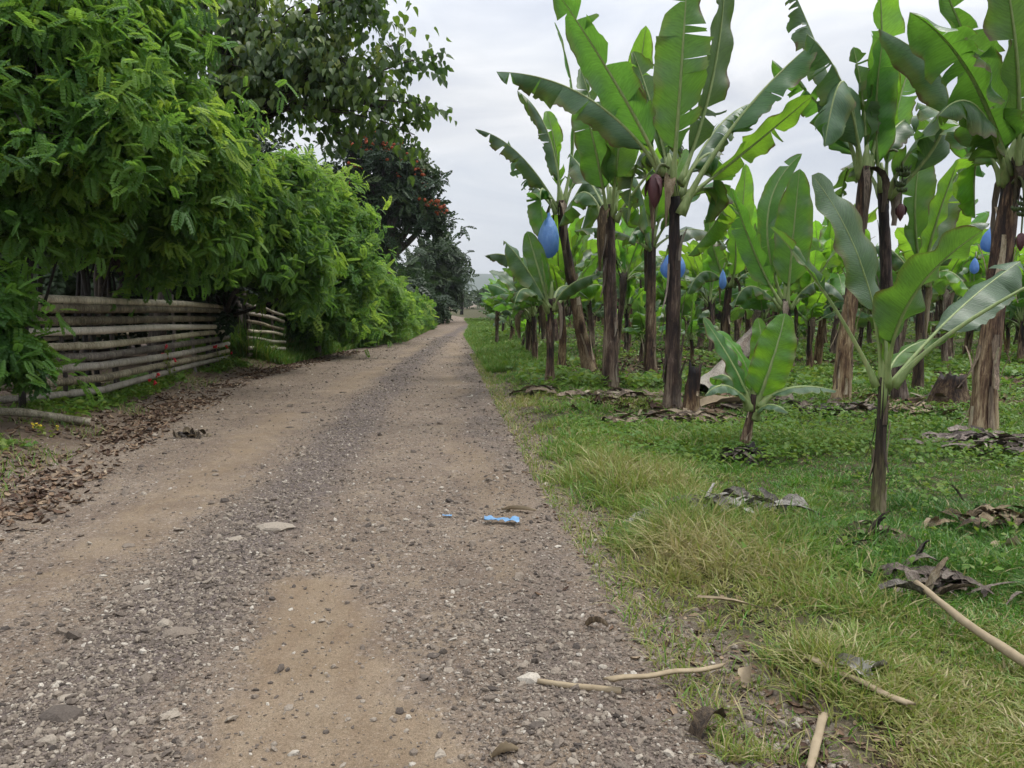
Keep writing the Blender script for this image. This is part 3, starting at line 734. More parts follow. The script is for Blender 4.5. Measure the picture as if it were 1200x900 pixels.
KR = .66
DEFM = {'g': 'LEAF', 'y': 'LEAFY', 'd': 'LEAFD'}
def hero(label, base_px, Y, stem_px, r0, r1, leaves, seed=0, flaps=12, mat=None, group="banana plants standing nearest the road", dead=2, name="banana_plant"):
    """a plant seen close: foot at base_px, stem through stem_px = [(px, py, dY)...], each leaf given by three sighted points with their own depths"""
    b = P(base_px[0], base_px[1], Y); b[2] = float(gh(b[0], b[1])) - .03
    root = empty(name, b, label, "banana plant", group)
    pts = [np.zeros(3)] + [P(px, py, Y + d) - b for px, py, d in stem_px]
    link("trunk", stem_mesh("trunk", pts, r0 * KR, r1 * KR, seed, flaps, mat), root)
    for i, lf in enumerate(leaves):
        (a, m_, t_, W), kw = lf[:4], dict(lf[4])
        mt = globals()[DEFM[kw.pop('mat', 'g')]]
        pp = [P(q[0], q[1], Y + q[2]) - b for q in (a, m_, t_)]
        kw.setdefault('nhint', tuple(unit(np.array([0, 0, 1.0]) * 1.0 - .35 * unit((pp[2] - pp[0]) * [1, 1, 0]))))
        kw.setdefault('rib', .030)
        link("leaf", leaf_mesh("leaf", *pp, W, seed=seed * 31 + i, mat=mt, **kw), root)
    rg = np.random.default_rng(seed + 5); top = pts[-1]
    # the green neck of overlapping leaf bases
    g = Geo(); ax = unit(pts[-1] - pts[-2]); nk = r1 * KR
    v, q, t_ = tube([top - ax * .30, top - ax * .05, top + ax * .16, top + ax * .30], [nk * 1.02, nk * .98, nk * .72, nk * .3], 14); g.add(v, q, t_, 0, .8)
    link("neck", g.mesh("neck", [RIB]), root)
    for k in range(dead):
        g = Geo(); a = rg.uniform(0, 6.28); dr = np.array([math.cos(a), math.sin(a), 0]); ln = rg.uniform(.5, 1.2)
        curled_strip(g, top - [0, 0, .05] + dr * .05, top + dr * (.12 + r0 * .6) - [0, 0, ln * .3], top + dr * (.08 + r0) - [0, 0, ln], rg.uniform(.08, .20), seed * 7 + k, 0, .7, 1.)
        link("dead_leaf", g.mesh("dead_leaf", [DEADL]), root)
    return root, b, pts

def wild_plant(name, seed, H, nleaf, L, W, r0, mat=None, lmat='g', lowstem=False, dead=1, n=20, loose=.5):
    """a plant of the rows behind, its leaves set round the stem in a spiral"""
    rg = np.random.default_rng(seed); root = empty(name, (0, 0, 0), "x", "banana plant")
    lean = rg.normal(0, .06, 2); top = np.array([lean[0] * H, lean[1] * H, H])
    link("trunk", stem_mesh("trunk", [(0, 0, -.04), top * .5 + [rg.normal(0, .03), rg.normal(0, .03), 0], top], r0 * .66, r0 * .40, seed, 5, mat, 14, .09), root)
    a = rg.uniform(0, 6.28)
    for i in range(nleaf):
        a += 2.4 + rg.normal(0, .25); f = i / max(1, nleaf - 1)          # 0 oldest, 1 the youngest
        el = R(30 + 52 * f + rg.normal(0, 7)); d = np.array([math.cos(a), math.sin(a), 0]); ll = L * rg.uniform(.82, 1.12) * (.85 + .2 * f)
        dirv = d * math.cos(el) + np.array([0, 0, math.sin(el)])
        p0 = top - np.array([0, 0, .10 + .18 * (1 - f)]) * min(1, H) + d * .02
        drop = (1 - f) * rg.uniform(.55, 1.0) + .10
        mid = p0 + dirv * ll * .52 - np.array([0, 0, .05 * ll * drop]); tip = p0 + dirv * ll * (.98 - .12 * drop) + d * ll * .15 * drop - np.array([0, 0, ll * .42 * drop])
        torn = int(rg.integers(1, 8) * (1.25 - f)); m_ = {'g': LEAFY if rg.uniform() < .18 + .6 * (f > .6) else (LEAFD if rg.uniform() < .25 else LEAF), 'y': LEAFY}[lmat]
        link("leaf", leaf_mesh("leaf", p0, mid, tip, W * rg.uniform(.85, 1.15), .17, tuple(np.array([0, 0, 1.0]) - .4 * d), rg.normal(0, .45), rg.uniform(-.35, .35) if f < .6 else rg.uniform(.1, .6), -.35, torn, abs(rg.normal(0, loose * (1 - f))), seed * 50 + i, .02, m_, n, 3), root)
    for k in range(dead):
        g = Geo(); a = rg.uniform(0, 6.28); dr = np.array([math.cos(a), math.sin(a), 0]); ln = min(H * .6, rg.uniform(.6, 1.2))
        curled_strip(g, top - [0, 0, .05] + dr * .05, top + dr * .28 - [0, 0, ln * .3], top + dr * .26 - [0, 0, ln], .2, seed * 7 + k, 0, .6, 1.)
        link("dead_leaf", g.mesh("dead_leaf", [DEADL]), root)
    return root
# ------------------------------------------------------------------ the plants one can tell apart
BK = (0, 1, .1)          # upper side turned away: the paler underside is seen
FR = (0, -1, .35)
UP = (0, -.25, 1)
GRP = "banana plants standing nearest the road"
rA, bA, pA = hero("tall banana plant in the middle, dark flaking stem with a ragged stump at its foot", (788, 485), 10.9,
    [(788, 400, 0), (790, 320, 0), (791, 235, 0), (787, 205, 0)], .19, .105, [
    ((778, 205, 0), (692, 116, -.3), (582, 84, -.4), .33, dict(nhint=(.1, -.55, 1), fold=-.75, tears=5, mat='d', pet=.13)),
    ((778, 205, 0), (728, 108, -.3), (650, -14, -.6), .30, dict(nhint=(.55, .9, .25), fold=.25, tears=(3, 5), pet=.12)),
    ((788, 215, 0), (797, 100, -.25), (806, -40, -.4), .37, dict(nhint=BK, fold=.15, tears=(4, 6), curl=.2, pet=.12)),
    ((795, 215, .15), (833, 100, .35), (850, -30, .4), .30, dict(nhint=(-.5, .9, 0), fold=.2, tears=(6, 3), mat='d', pet=.12)),
    ((794, 250, -.1), (866, 138, -.25), (955, 48, -.1), .30, dict(nhint=(-.25, .1, 1), fold=-.85, tears=(2, 4), pet=.40, rib=.042)),
    ((798, 235, .1), (874, 176, .2), (952, 112, .1), .27, dict(nhint=(-.35, .55, .8), fold=-.1, tears=(1, 3), mat='y', pet=.2)),
    ((797, 215, .1), (836, 182, .5), (826, 262, .9), .31, dict(fold=-.5, tears=3, pet=.15)),
    ((800, 225, .4), (850, 232, 1.0), (806, 300, 1.5), .28, dict(fold=-.4, tears=5, mat='y', pet=.15)),
    ((786, 215, .2), (765, 130, .8), (742, 60, 1.2), .28, dict(nhint=BK, tears=6)),
    ((796, 230, .3), (840, 150, 1.0), (885, 120, 1.6), .3, dict(fold=-.3, tears=14, ragged=.5, mat='d')),
    ((782, 215, .2), (752, 180, .7), (735, 262, 1.0), .24, dict(fold=-.6, tears=7, ragged=.3, mat='d')),
    ], seed=1, flaps=20, dead=3)
g = Geo(); v, q, t_ = tube(bez(pA[-1] + [0, 0, .05], P(772, 182, 10.75) - bA, P(768, 206, 10.7) - bA, 8), .02, 6); g.add(v, q, t_)
link("fruit_stalk", g.mesh("fruit_stalk", [STALK]), rA); bud_part(rA, P(768, 204, 10.7) - bA, 1.45, 3)

hero("banana plant left of the tallest middle one, straight dark stem, broad upright leaves", (716, 460), 13.3,
    [(716, 380, 0), (714, 310, 0), (714, 262, 0), (715, 240, 0)], .20, .12, [
    ((712, 255, 0), (700, 185, -.3), (682, 112, -.5), .33, dict(nhint=(.25, 1, .1), tears=(1, 2), pet=.22)),
    ((716, 255, 0), (724, 180, -.3), (733, 105, -.3), .31, dict(nhint=(-.25, 1, .1), tears=(2, 1), pet=.22)),
    ((718, 250, 0), (742, 125, .2), (757, 30, 0), .26, dict(nhint=(-.3, 1, .2), fold=.3, tears=3, mat='y')),
    ((720, 258, 0), (752, 212, -.2), (800, 160, -.1), .22, dict(tears=8, ragged=.6, pet=.5, mat='d', rib=.035)),
    ((708, 258, 0), (683, 225, .3), (655, 265, .6), .27, dict(fold=-.5, tears=3)),
    ((718, 252, .1), (742, 205, .5), (764, 292, .9), .27, dict(nhint=(.3, -.4, 1), fold=-.3, tears=4, mat='d')),
    ((716, 250, .1), (700, 150, 1.0), (680, 80, 1.7), .3, dict(nhint=BK, tears=5)),
    ((714, 255, .1), (690, 210, 1.0), (668, 180, 1.8), .3, dict(tears=6, ragged=.2)),
    ], seed=2, flaps=14, dead=2)

hero("banana plant leaning left with grey tattered leaves, over a hanging blue bag", (692, 440), 16.4,
    [(682, 395, 0), (670, 330, 0), (660, 270, 0), (657, 235, 0)], .22, .12, [
    ((655, 245, 0), (608, 180, -.3), (557, 151, -.4), .26, dict(nhint=(.1, -.6, 1), fold=-.6, tears=7, ragged=.3, mat='d')),
    ((652, 245, .1), (618, 205, .4), (596, 165, .5), .30, dict(nhint=(.2, -.5, 1), tears=13, ragged=.8, mat='d')),
    ((657, 240, 0), (642, 155, -.2), (606, 106, -.3), .22, dict(nhint=(.8, .2, .6), fold=-.9, tears=6, mat='d')),
    ((658, 240, 0), (672, 130, .2), (650, 26, .2), .18, dict(nhint=(-1, .3, .2), fold=.6, tears=5)),
    ((652, 250, 0), (634, 222, -.4), (641, 285, -.6), .30, dict(fold=-.5, tears=2)),
    ((662, 252, 0), (694, 205, -.2), (680, 275, -.4), .30, dict(fold=-.5, tears=2)),
    ((660, 245, .2), (690, 170, .5), (712, 130, .8), .3, dict(nhint=BK, tears=4)),
    ((657, 240, .2), (650, 170, .5), (640, 130, .8), .25, dict(nhint=BK, tears=4, mat='y')),
    ], seed=3, flaps=12, dead=4)

hero("short banana plant at the grass edge with low grey striped leaves reaching over the track", (644, 456), 13.7,
    [(645, 415, 0), (645, 380, 0), (646, 350, 0)], .12, .075, [
    ((645, 362, 0), (630, 312, .2), (618, 271, .3), .20, dict(nhint=(.1, 1, .2), tears=0, fold=.2)),
    ((642, 362, 0), (608, 308, -.2), (568, 300, -.3), .23, dict(nhint=(.1, -.7, .9), fold=-.5, tears=7, ragged=.4, mat='d')),
    ((643, 362, 0), (618, 316, -.6), (590, 282, -.8), .25, dict(nhint=(-.3, -.7, .9), fold=-.3, tears=3, mat='d')),
    ((648, 362, 0), (668, 334, -.3), (706, 320, -.5), .18, dict(nhint=UP, fold=-.6, tears=1)),
    ((648, 362, 0), (680, 324, .3), (708, 286, .5), .22, dict(nhint=(-.3, .6, .8), tears=1, mat='y')),
    ((645, 360, 0), (640, 330, 0), (634, 296, 0), .09, dict(nhint=(.8, -.5, .2), tears=0, mat='y', fold=.7)),
    ((643, 364, 0), (616, 338, -.7), (602, 362, -1.0), .2, dict(fold=-.4, tears=2)),
    ((648, 362, .1), (660, 335, .8), (690, 350, 1.4), .2, dict(fold=-.4, tears=4)),
    ], seed=4, flaps=8, dead=1)

hero("slim banana plant in the right half leaning right, shredded dark leaves high up", (984, 480), 11.2,
    [(990, 410, 0), (1000, 330, 0), (1008, 260, 0), (1014, 195, 0)], .17, .10, [
    ((1012, 208, 0), (990, 105, -.3), (946, 40, -.6), .36, dict(nhint=(.3, -.9, .4), fold=-.4, tears=7, mat='d', pet=.18)),
    ((1010, 205, .1), (962, 66, .4), (925, -20, .4), .30, dict(nhint=(.7, -.5, .4), tears=15, ragged=.7, mat='d')),
    ((1008, 210, 0), (990, 96, -.3), (966, 172, -.7), .33, dict(nhint=(-.4, -.7, .7), fold=-.4, tears=3, mat='d')),
    ((1014, 205, 0), (1012, 130, .1), (1000, 55, .2), .22, dict(nhint=BK, tears=6, ragged=.3)),
    ((1016, 205, .1), (1032, 100, .3), (1030, -30, .3), .31, dict(nhint=BK, tears=3, mat='y')),
    ((1014, 208, .1), (975, 140, .5), (905, 70, .6), .28, dict(nhint=(.1, .3, 1), tears=6, ragged=.2)),
    ((1016, 205, .1), (1060, 140, 1.0), (1100, 150, 1.6), .28, dict(tears=6, ragged=.2)),
    ], seed=5, flaps=14, dead=3)

rG, bG, pG = hero("banana plant right of the slim leaning one, bearing a small dark bunch with purple bud", (1056, 478), 11.5,
    [(1046, 410, 0), (1039, 340, 0), (1037, 270, 0), (1034, 215, 0)], .15, .09, [
    ((1033, 225, 0), (1026, 140, -.15), (1036, 38, -.3), .27, dict(nhint=(.1, 1, .05), tears=(2, 1), pet=.16)),
    ((1040, 232, 0), (1112, 122, -.5), (1030, 34, -.9), .36, dict(nhint=(.3, -.75, .7), fold=-.35, tears=3, mat='d', pet=.14)),
    ((1038, 230, 0), (1066, 176, -.2), (1112, 118, .0), .36, dict(nhint=(-.3, .5, .8), tears=2, pet=.15)),
    ((1038, 225, .1), (1108, 145, .3), (1152, 208, .4), .30, dict(fold=-.4, tears=4)),
    ((1036, 225, .1), (1050, 130, .8), (1085, 30, 1.2), .28, dict(nhint=BK, tears=5, mat='y')),
    ((1034, 230, .2), (1000, 190, .9), (985, 250, 1.4), .26, dict(fold=-.4, tears=8, ragged=.4, mat='d')),
    ], seed=6, flaps=12, dead=2)
bunch(rG, P(1035, 182, 11.4) - bG, (1, -.5, 0), .78, 2, 5)

rH, bH, pH = hero("stout banana plant near the right edge, peeling grey stem, purple bud under fruit", (1150, 515), 8.8,
    [(1156, 440, 0), (1165, 360, 0), (1176, 280, 0), (1188, 190, 0)], .19, .125, [
    ((1182, 205, 0), (1135, 84, -.3), (1066, 14, -.5), .43, dict(nhint=(-.3, .35, 1), fold=-.35, tears=(3, 5), pet=.10)),
    ((1190, 200, 0), (1192, 80, -.3), (1172, -60, -.4), .34, dict(nhint=(.1, 1, 0), tears=(1, 2), pet=.12)),
    ((1186, 200, .1), (1140, 66, .5), (1098, -30, .5), .30, dict(nhint=(.4, .8, .2), tears=3)),
    ((1182, 215, 0), (1146, 126, -.5), (1100, 136, -.8), .36, dict(nhint=UP, fold=-.5, tears=5)),
    ((1178, 215, 0), (1148, 178, .2), (1143, 256, .4), .24, dict(fold=-.6, tears=4, ragged=.3, mat='y')),
    ((1192, 205, 0), (1240, 115, -.2), (1310, 130, -.2), .40, dict(tears=3)),
    ((1192, 205, .1), (1215, 60, .3), (1230, -60, .6), .33, dict(nhint=BK, tears=3)),
    ((1188, 205, .2), (1130, 150, .9), (1075, 120, 1.4), .3, dict(tears=6, ragged=.2)),
    ((1192, 215, 0), (1235, 190, -.4), (1262, 262, -.6), .3, dict(fold=-.4, tears=3)),
    ], seed=7, flaps=22, dead=4)
bunch(rH, P(1186, 215, 8.7) - bH, (.02, -1, 0), .62, 4, 4)

hero("young banana plant in the foreground grass, thin brown stem, wide untorn leaves", (1028, 612), 5.5,
    [(1030, 560, 0), (1033, 500, 0), (1036, 442, 0)], .072, .048, [
    ((1036, 452, 0), (1012, 318, -.05), (952, 205, -.25), .19, dict(nhint=(.55, -1, .35), fold=.12, curl=-.25, tears=0, mat='d', pet=.30, rib=.016, full=.1, taper=.55)),
    ((1038, 452, 0), (1066, 352, -.25), (1152, 270, -.5), .28, dict(nhint=(-.55, .75, .5), fold=.12, curl=.15, tears=0, pet=.24, rib=.016, taper=.5, full=.2)),
    ((1040, 455, 0), (1118, 368, .3), (1196, 306, .7), .21, dict(nhint=(-.3, -.8, .7), fold=-.15, tears=(2, 1), mat='d', pet=.34, rib=.014)),
    ((1044, 452, 0), (1130, 378, -.1), (1290, 292, -.2), .14, dict(tears=2, pet=.72, rib=.018)),
    ((1030, 452, 0), (968, 344, .1), (903, 266, .2), .075, dict(nhint=(.4, -.6, .8), tears=2, pet=.55, rib=.016, fold=.6)),
    ((1036, 450, 0), (1036, 405, 0), (1030, 345, 0), .06, dict(nhint=(.2, -1, .1), fold=.9, tears=0, mat='y', rib=.01)),
    ((1038, 450, .05), (1060, 410, .3), (1110, 395, .5), .10, dict(tears=1, mat='y', rib=.01)),
    ], seed=8, flaps=12, mat=STEMG, dead=0)

hero("knee high banana sucker with bright untorn leaves on a blackened stub in the grass", (870, 535), 7.8,
    [(875, 510, 0), (881, 482, 0), (884, 462, 0)], .075, .05, [
    ((885, 478, 0), (906, 420, -.1), (920, 367, -.05), .20, dict(nhint=(-.2, -1, .3), fold=.2, tears=0, mat='y', pet=.1, taper=.5)),
    ((881, 478, 0), (860, 430, -.1), (824, 372, -.2), .14, dict(nhint=(.8, -.8, .4), fold=.2, tears=0, pet=.12, taper=.5)),
    ((883, 478, .05), (872, 425, .1), (840, 388, .1), .11, dict(nhint=(.5, -.6, .6), fold=.3, tears=0, mat='y', taper=.5)),
    ((888, 474, 0), (928, 454, -.1), (980, 458, -.1), .10, dict(nhint=(0, -.2, 1), fold=-.3, tears=1, mat='d')),
    ((880, 476, 0), (852, 452, -.3), (826, 464, -.4), .09, dict(nhint=(0, -.4, 1), fold=-.3, tears=0, mat='d')),
    ((885, 486, 0), (902, 474, -.3), (924, 484, -.45), .075, dict(nhint=(0, -.4, 1), fold=-.3, tears=1, mat='d')),
    ((884, 476, .1), (893, 424, .2), (888, 372, .3), .13, dict(nhint=FR, fold=.3, tears=0, mat='y', taper=.5)),
    ((884, 470, .1), (850, 440, .3), (838, 452, .5), .10, dict(tears=0)),
    ], seed=9, flaps=6, dead=0, mat=STEM, group="banana suckers")

hero("leafy mid height banana plant behind the sucker, one broad pointed leaf upright", (925, 446), 15.3,
    [(924, 410, 0), (922, 380, 0), (921, 350, 0)], .16, .09, [
    ((922, 360, 0), (929, 280, -.1), (937, 198, -.1), .36, dict(nhint=(.1, 1, .05), fold=.2, tears=0, taper=.45, pet=.12)),
    ((918, 360, 0), (886, 300, .05), (857, 220, .1), .27, dict(nhint=(.4, .9, .1), tears=2)),
    ((920, 358, .1), (900, 252, .4), (940, 180, .6), .22, dict(nhint=(.5, .8, .3), fold=.4, tears=3)),
    ((925, 362, 0), (958, 330, -.2), (990, 352, -.4), .22, dict(fold=-.5, tears=3, mat='d')),
    ((925, 360, .1), (966, 312, .3), (1002, 238, .5), .26, dict(nhint=(-.3, .8, .4), tears=2, mat='y')),
    ((916, 362, 0), (880, 335, -.3), (860, 362, -.5), .22, dict(fold=-.5, tears=3)),
    ((918, 360, .2), (905, 300, .6), (900, 225, .8), .3, dict(nhint=BK, tears=1, mat='y')),
    ], seed=10, flaps=6)

hero("banana plant with yellow green upright leaves right behind the middle stem", (852, 418), 18.0,
    [(851, 380, 0), (853, 345, 0), (856, 325, 0)], .16, .10, [
    ((860, 335, 0), (868, 268, 0), (874, 192, 0), .27, dict(nhint=(.1, 1, .05), tears=0, mat='y', pet=.12, taper=.5)),
    ((855, 335, -.1), (862, 300, -.4), (858, 246, -.5), .27, dict(nhint=(-.1, 1, .05), tears=1, mat='y', pet=.12, taper=.5)),
    ((852, 335, 0), (836, 290, 0), (830, 250, 0), .25, dict(nhint=BK, tears=3)),
    ((858, 336, 0), (885, 318, -.2), (912, 338, -.3), .22, dict(fold=-.4, tears=2)),
    ((852, 336, 0), (826, 318, -.2), (806, 345, -.4), .24, dict(fold=-.4, tears=3)),
    ((857, 334, .2), (890, 270, .6), (915, 230, .9), .28, dict(nhint=BK, tears=4)),
    ], seed=12, flaps=5)

hero("banana plant with two bright upright leaves seen between the bunch and the right edge", (1076, 452), 12.8,
    [(1078, 400, 0), (1079, 350, 0), (1080, 318, 0)], .13, .08, [
    ((1079, 330, 0), (1096, 262, -.3), (1124, 186, -.4), .24, dict(nhint=(-.5, .8, .2), fold=.4, tears=0, mat='y', pet=.12, taper=.5)),
    ((1080, 330, .1), (1072, 245, .2), (1082, 172, .3), .30, dict(nhint=BK, tears=2)),
    ((1084, 332, 0), (1118, 275, .1), (1160, 262, .1), .25, dict(nhint=UP, fold=-.3, tears=4, mat='d')),
    ((1076, 332, 0), (1040, 290, .3), (1015, 300, .5), .25, dict(fold=-.3, tears=4)),
    ((1084, 334, 0), (1112, 318, -.3), (1140, 350, -.5), .2, dict(fold=-.4, tears=3, mat='y')),
    ((1082, 330, .2), (1105, 240, .8), (1135, 190, 1.1), .3, dict(nhint=BK, tears=3)),
    ], seed=13, flaps=5)
HEROXY = [flat(788, 485), flat(716, 460), flat(692, 440), flat(644, 456), flat(984, 480), flat(1056, 478), flat(1150, 515), flat(870, 535), P(925, 446, 15.3), P(852, 418, 18), P(1076, 452, 12.8)]

# ------------------------------------------------------------------ the rows behind
protos = {
    'tall': [wild_plant("banana_plant", 101, 2.25, 12, 2.15, .30, .15), wild_plant("banana_plant", 102, 2.0, 12, 2.1, .31, .14, loose=.8), wild_plant("banana_plant", 103, 2.5, 11, 2.0, .28, .16)],
    'mid': [wild_plant("banana_plant", 111, 1.45, 11, 1.75, .28, .12), wild_plant("banana_plant", 112, 1.2, 10, 1.7, .29, .11, lmat='g'), wild_plant("banana_plant", 113, 1.6, 11, 1.8, .27, .13, loose=.8)],
    'low': [wild_plant("banana_plant", 121, .8, 7, 1.35, .23, .085, dead=0), wild_plant("banana_plant", 122, .55, 6, 1.15, .22, .08, lmat='y', dead=0), wild_plant("banana_plant", 123, 1.05, 8, 1.4, .22, .09)],
}
used = set()
rg = np.random.default_rng(4)
def plant(kind, x, y, label, group, sc=None):
    k = int(rg.integers(len(protos[kind]))); src = protos[kind][k]
    loc = (x, y, float(gh(x, y)) - .02); rz = rg.uniform(0, 6.28); s = sc or rg.uniform(.86, 1.14); tl = tuple(rg.normal(0, .05, 2))
    if (kind, k) not in used:
        used.add((kind, k)); src.location = loc; src.rotation_euler = (*tl, rz); src.scale = (s, s, s); tag(src, label, None, group); return src
    return copy_thing(src, loc, rz, s, label, group, tl)
# some stand where a single stem can be made out
SPOT = [("tall", 763, 443, "dark thin banana stem just left of the tall middle plant, leaves above it"),
        ("mid", 658, 433, "banana plant with pale brown stem right behind the short roadside one"),
        ("mid", 735, 414, "small banana stem between the straight dark plant and the thin dark stem"),
        ("tall", 820, 408, "slender banana plant just right of the tall middle stem, further back"),
        ("tall", 957, 428, "banana plant with brown stem seen just left of the slim leaning plant"),
        ("mid", 627, 424, "nearest banana plant of the dense roadside row, just left of the grey striped one"),
        ("tall", 1108, 432, "banana plant behind the dark mound, between the bunch bearer and stout plant"),
        ("low", 1178, 420, "low banana plant at the right edge, behind the stout peeling stem")]
taken = [(p[0], p[1]) for p in HEROXY]
for kind, px, py, lab in SPOT:
    p = Gp(px, py); plant(kind, p[0], p[1], lab, GRP if kind != 'low' else "banana suckers"); taken.append((p[0], p[1]))
nrow = 0
for yy in np.concatenate([np.arange(16.8, 32, 1.95), np.arange(33, 57, 2.45)]):
    for xx in np.arange(xr(yy) + 1.25, .70 * yy + 2.2, 1.95 if yy < 32 else 2.3):
        x, y = xx + rg.normal(0, .3), yy + rg.normal(0, .45)
        if min((x - a) ** 2 + (y - b) ** 2 for a, b in taken) < 1.3 or rg.uniform() < .07: continue
        px = 600 + 900 * x / y
        dr = x - xr(y); nrow += 1
        if dr < 2.2 and y > 25 and rg.uniform() < .12: continue
        if dr < 2.4: plant('low' if rg.uniform() < .7 else 'mid', x + (.5 if y > 25 else 0), y, "low banana plant in the row along the grassy right verge of the road", "banana plants along the far verge", rg.uniform(.72, 1.0) if y > 25 else rg.uniform(.8, 1.1))
        elif rg.uniform() < .12: plant('low', x, y, "banana sucker among the stems of the rows deep in the plantation", "suckers deep in the plantation")
        else: plant('tall' if rg.uniform() < .62 else 'mid', x, y, "banana plant in the crowded rows deep in the plantation", "banana plants deep in the plantation")
print("row plants", nrow)
# beyond them nobody could count the plants any more
n = 1500; y = 54 + 75 * rng.uniform(0, 1, n) ** 1.2; x = xr(np.minimum(y, 60)) + 2.5 + rng.uniform(0, 1, n) * (y * .72)
V = []; st = np.linspace(0, 1, 5); tp = np.array([[t_ , s_ * .15 * math.sin(math.pi * (.12 + .86 * t_)) , -.35 * t_ * t_ - abs(s_) * .05] for t_ in st for s_ in (-1, 0, 1)])
nl = 8; ix = np.repeat(np.arange(n), nl); az = rng.uniform(0, 6.283, n * nl); el = R(30) + R(50) * rng.uniform(0, 1, n * nl)
X = np.stack([np.cos(az) * np.cos(el), np.sin(az) * np.cos(el), np.sin(el)], -1); Yv = np.stack([-np.sin(az), np.cos(az), 0 * az], -1); Z = np.cross(X, Yv)
ht = rng.uniform(1.2, 2.4, n); L = rng.uniform(1.5, 2.1, n * nl)
g = Geo(); g.add(scatter(tp, np.stack([x[ix], y[ix], ht[ix]], -1), X, Yv, Z, L, L, L), rep(grid_q(5, 3), n * nl, 15), None, 0, .5)
for k in range(0, n):
    if y[k] < 90: v, q, t_ = tube([(x[k], y[k], -.1), (x[k], y[k], ht[k] * .6), (x[k] + .05, y[k], ht[k])], [.16, .12, .09], 5, False); g.add(v, q, None, 1, .4)
link("distant_banana_rows", g.mesh("distant_banana_rows", [LEAFY, STEM]), kind="stuff")
for v in protos.values():
    for o in v:
        assert o["label"] != "x", "unused prototype"

# ------------------------------------------------------------------ blue fruit bags
def mat_bag():
    m = NT("blue_plastic"); o = m.obj(); n = m.noise(m.mapping(o, (6, 6, 2)), 2.5, 4, .6)
    c = m.ramp(n, [(.3, (.15, .32, .66)), (.7, (.27, .46, .80))])
    return m.leafy(c, (.25, .48, .90), .42, .34, .5, m.bump(n, .7, .05))
BAG = mat_bag()
def bag(px, py, Y, w_, h_, label, seed):
    c = P(px, py, Y); zt = np.array([0, .03, .07, .12, .2, .35, .52, .68, .82, .92, .98, 1.0]); r = np.array([.10, .16, .14, .30, .52, .78, .95, 1., .9, .66, .35, .06]) * w_ / 2
    rgb = np.random.default_rng(seed); k = 18; th = np.arange(k) / k * 6.283
    V = []
    for i, (z, ra) in enumerate(zip(zt, r)):
        for a in th: V.append([ra * math.cos(a) * (1 + .05 * math.sin(a * 3 + z * 5 + seed) + .035 * math.sin(a * 7 + z * 9 + seed) + rgb.normal(0, .026)), ra * math.sin(a) * (1 + .05 * math.sin(a * 2 + z * 7)), -z * h_])
    n = len(zt); i, j = np.meshgrid(np.arange(n - 1), np.arange(k), indexing='ij'); j2 = (j + 1) % k
    Q = np.stack([i*k+j, (i+1)*k+j, (i+1)*k+j2, i*k+j2], -1).reshape(-1, 4)
    g = Geo(); g.add(V, Q); g2 = Geo()
    v, q, t_ = tube(bez((0, 0, -.02), (.02, 0, .12 * h_), (.06, .08, .3 * h_), 6), .014, 5); g2.add(v, q, t_)
    root = empty("fruit_bag", c + np.array([0, 0, h_ / 2]), label, "fruit bag", "blue bags over banana bunches")
    link("bag_sleeve", g.mesh("bag_sleeve", [BAG]), root); link("tie_string", g2.mesh("tie_string", [STALK]), root)
bag(643, 276, 15.7, .44, .90, "blue plastic fruit bag hanging against the sky under the left leaning banana plant", 1)
bag(789, 310, 13.6, .44, .52, "blue plastic fruit bag half hidden behind the tall middle banana stem", 2)
bag(1160, 281, 10.6, .22, .34, "blue plastic fruit bag just left of the stout right hand banana stem", 3)
bag(1142, 311, 12.0, .13, .26, "small blue fruit bag lower left of the one beside the stout stem", 4)
bag(847, 327, 17.2, .16, .45, "thin blue fruit bag hanging by the yellow green upright leaves", 5)

# ------------------------------------------------------------------ fallen stem, stumps and mounds
WOODP = mat_stem("pale_log", [(.10, .08, .06), (.19, .155, .12), (.27, .23, .18), (.34, .30, .24), (.42, .38, .31)])
a = Gp(822, 462); b = P(884, 392, 14.6)
link("fallen_log", stem_mesh("fallen_log", [a * 0, (b - a) * .5 + [0, 0, -.03], b - a], .17, .15, 31, 5, WOODP, 18, .06, .1), None, tuple(a), "pale grey fallen banana trunk leaning behind the tall middle plant", "fallen log")
s = Gp(809, 487)
link("stump", stem_mesh("stump", [(0, 0, -.05), (.01, 0, .3), (.05, 0, .62)], .10, .075, 32, 7, None, 16, .05, .5, True), None, tuple(s), "broken brown banana stump at the foot of the tall middle plant", "stump")
s = Gp(1112, 474)
link("stump", stem_mesh("stump", [(0, 0, -.06), (.0, 0, .2), (.03, 0, .40)], .27, .17, 33, 12, None, 20, .04, .3, True), None, tuple(s), "low dark rotting stump between the bunch bearer and the stout plant", "stump")
# ------------------------------------------------------------------ trees and hedge on the left
def mat_foliage(name, stops, tstops, tr=.35, rough=.5, spec=.3):
    m = NT(name); t = m.attr("tone"); r = m.rnd()
    c = m.ramp(t, stops); tc_ = m.ramp(t, tstops)
    return m.leafy(c, tc_, tr, rough, spec)
FERNY = mat_foliage("pinnate_leaf", [(0., (.026, .070, .021)), (.4, (.056, .142, .028)), (.7, (.112, .222, .036)), (1., (.23, .33, .055))],
                    [(0., (.10, .24, .03)), (.5, (.22, .42, .05)), (1., (.46, .64, .08))], .46)
HEART = mat_foliage("heart_leaf", [(0., (.034, .070, .026)), (.5, (.068, .115, .032)), (.85, (.12, .17, .034)), (1., (.18, .21, .04))],
                    [(0., (.07, .15, .02)), (.6, (.19, .31, .035)), (1., (.36, .44, .06))], .38, .42, .4)
TULIP = mat_foliage("tulip_tree_leaf", [(0., (.016, .038, .016)), (.6, (.036, .072, .026)), (1., (.075, .105, .034))], [(0., (.02, .05, .012)), (1., (.06, .11, .02))], .22)
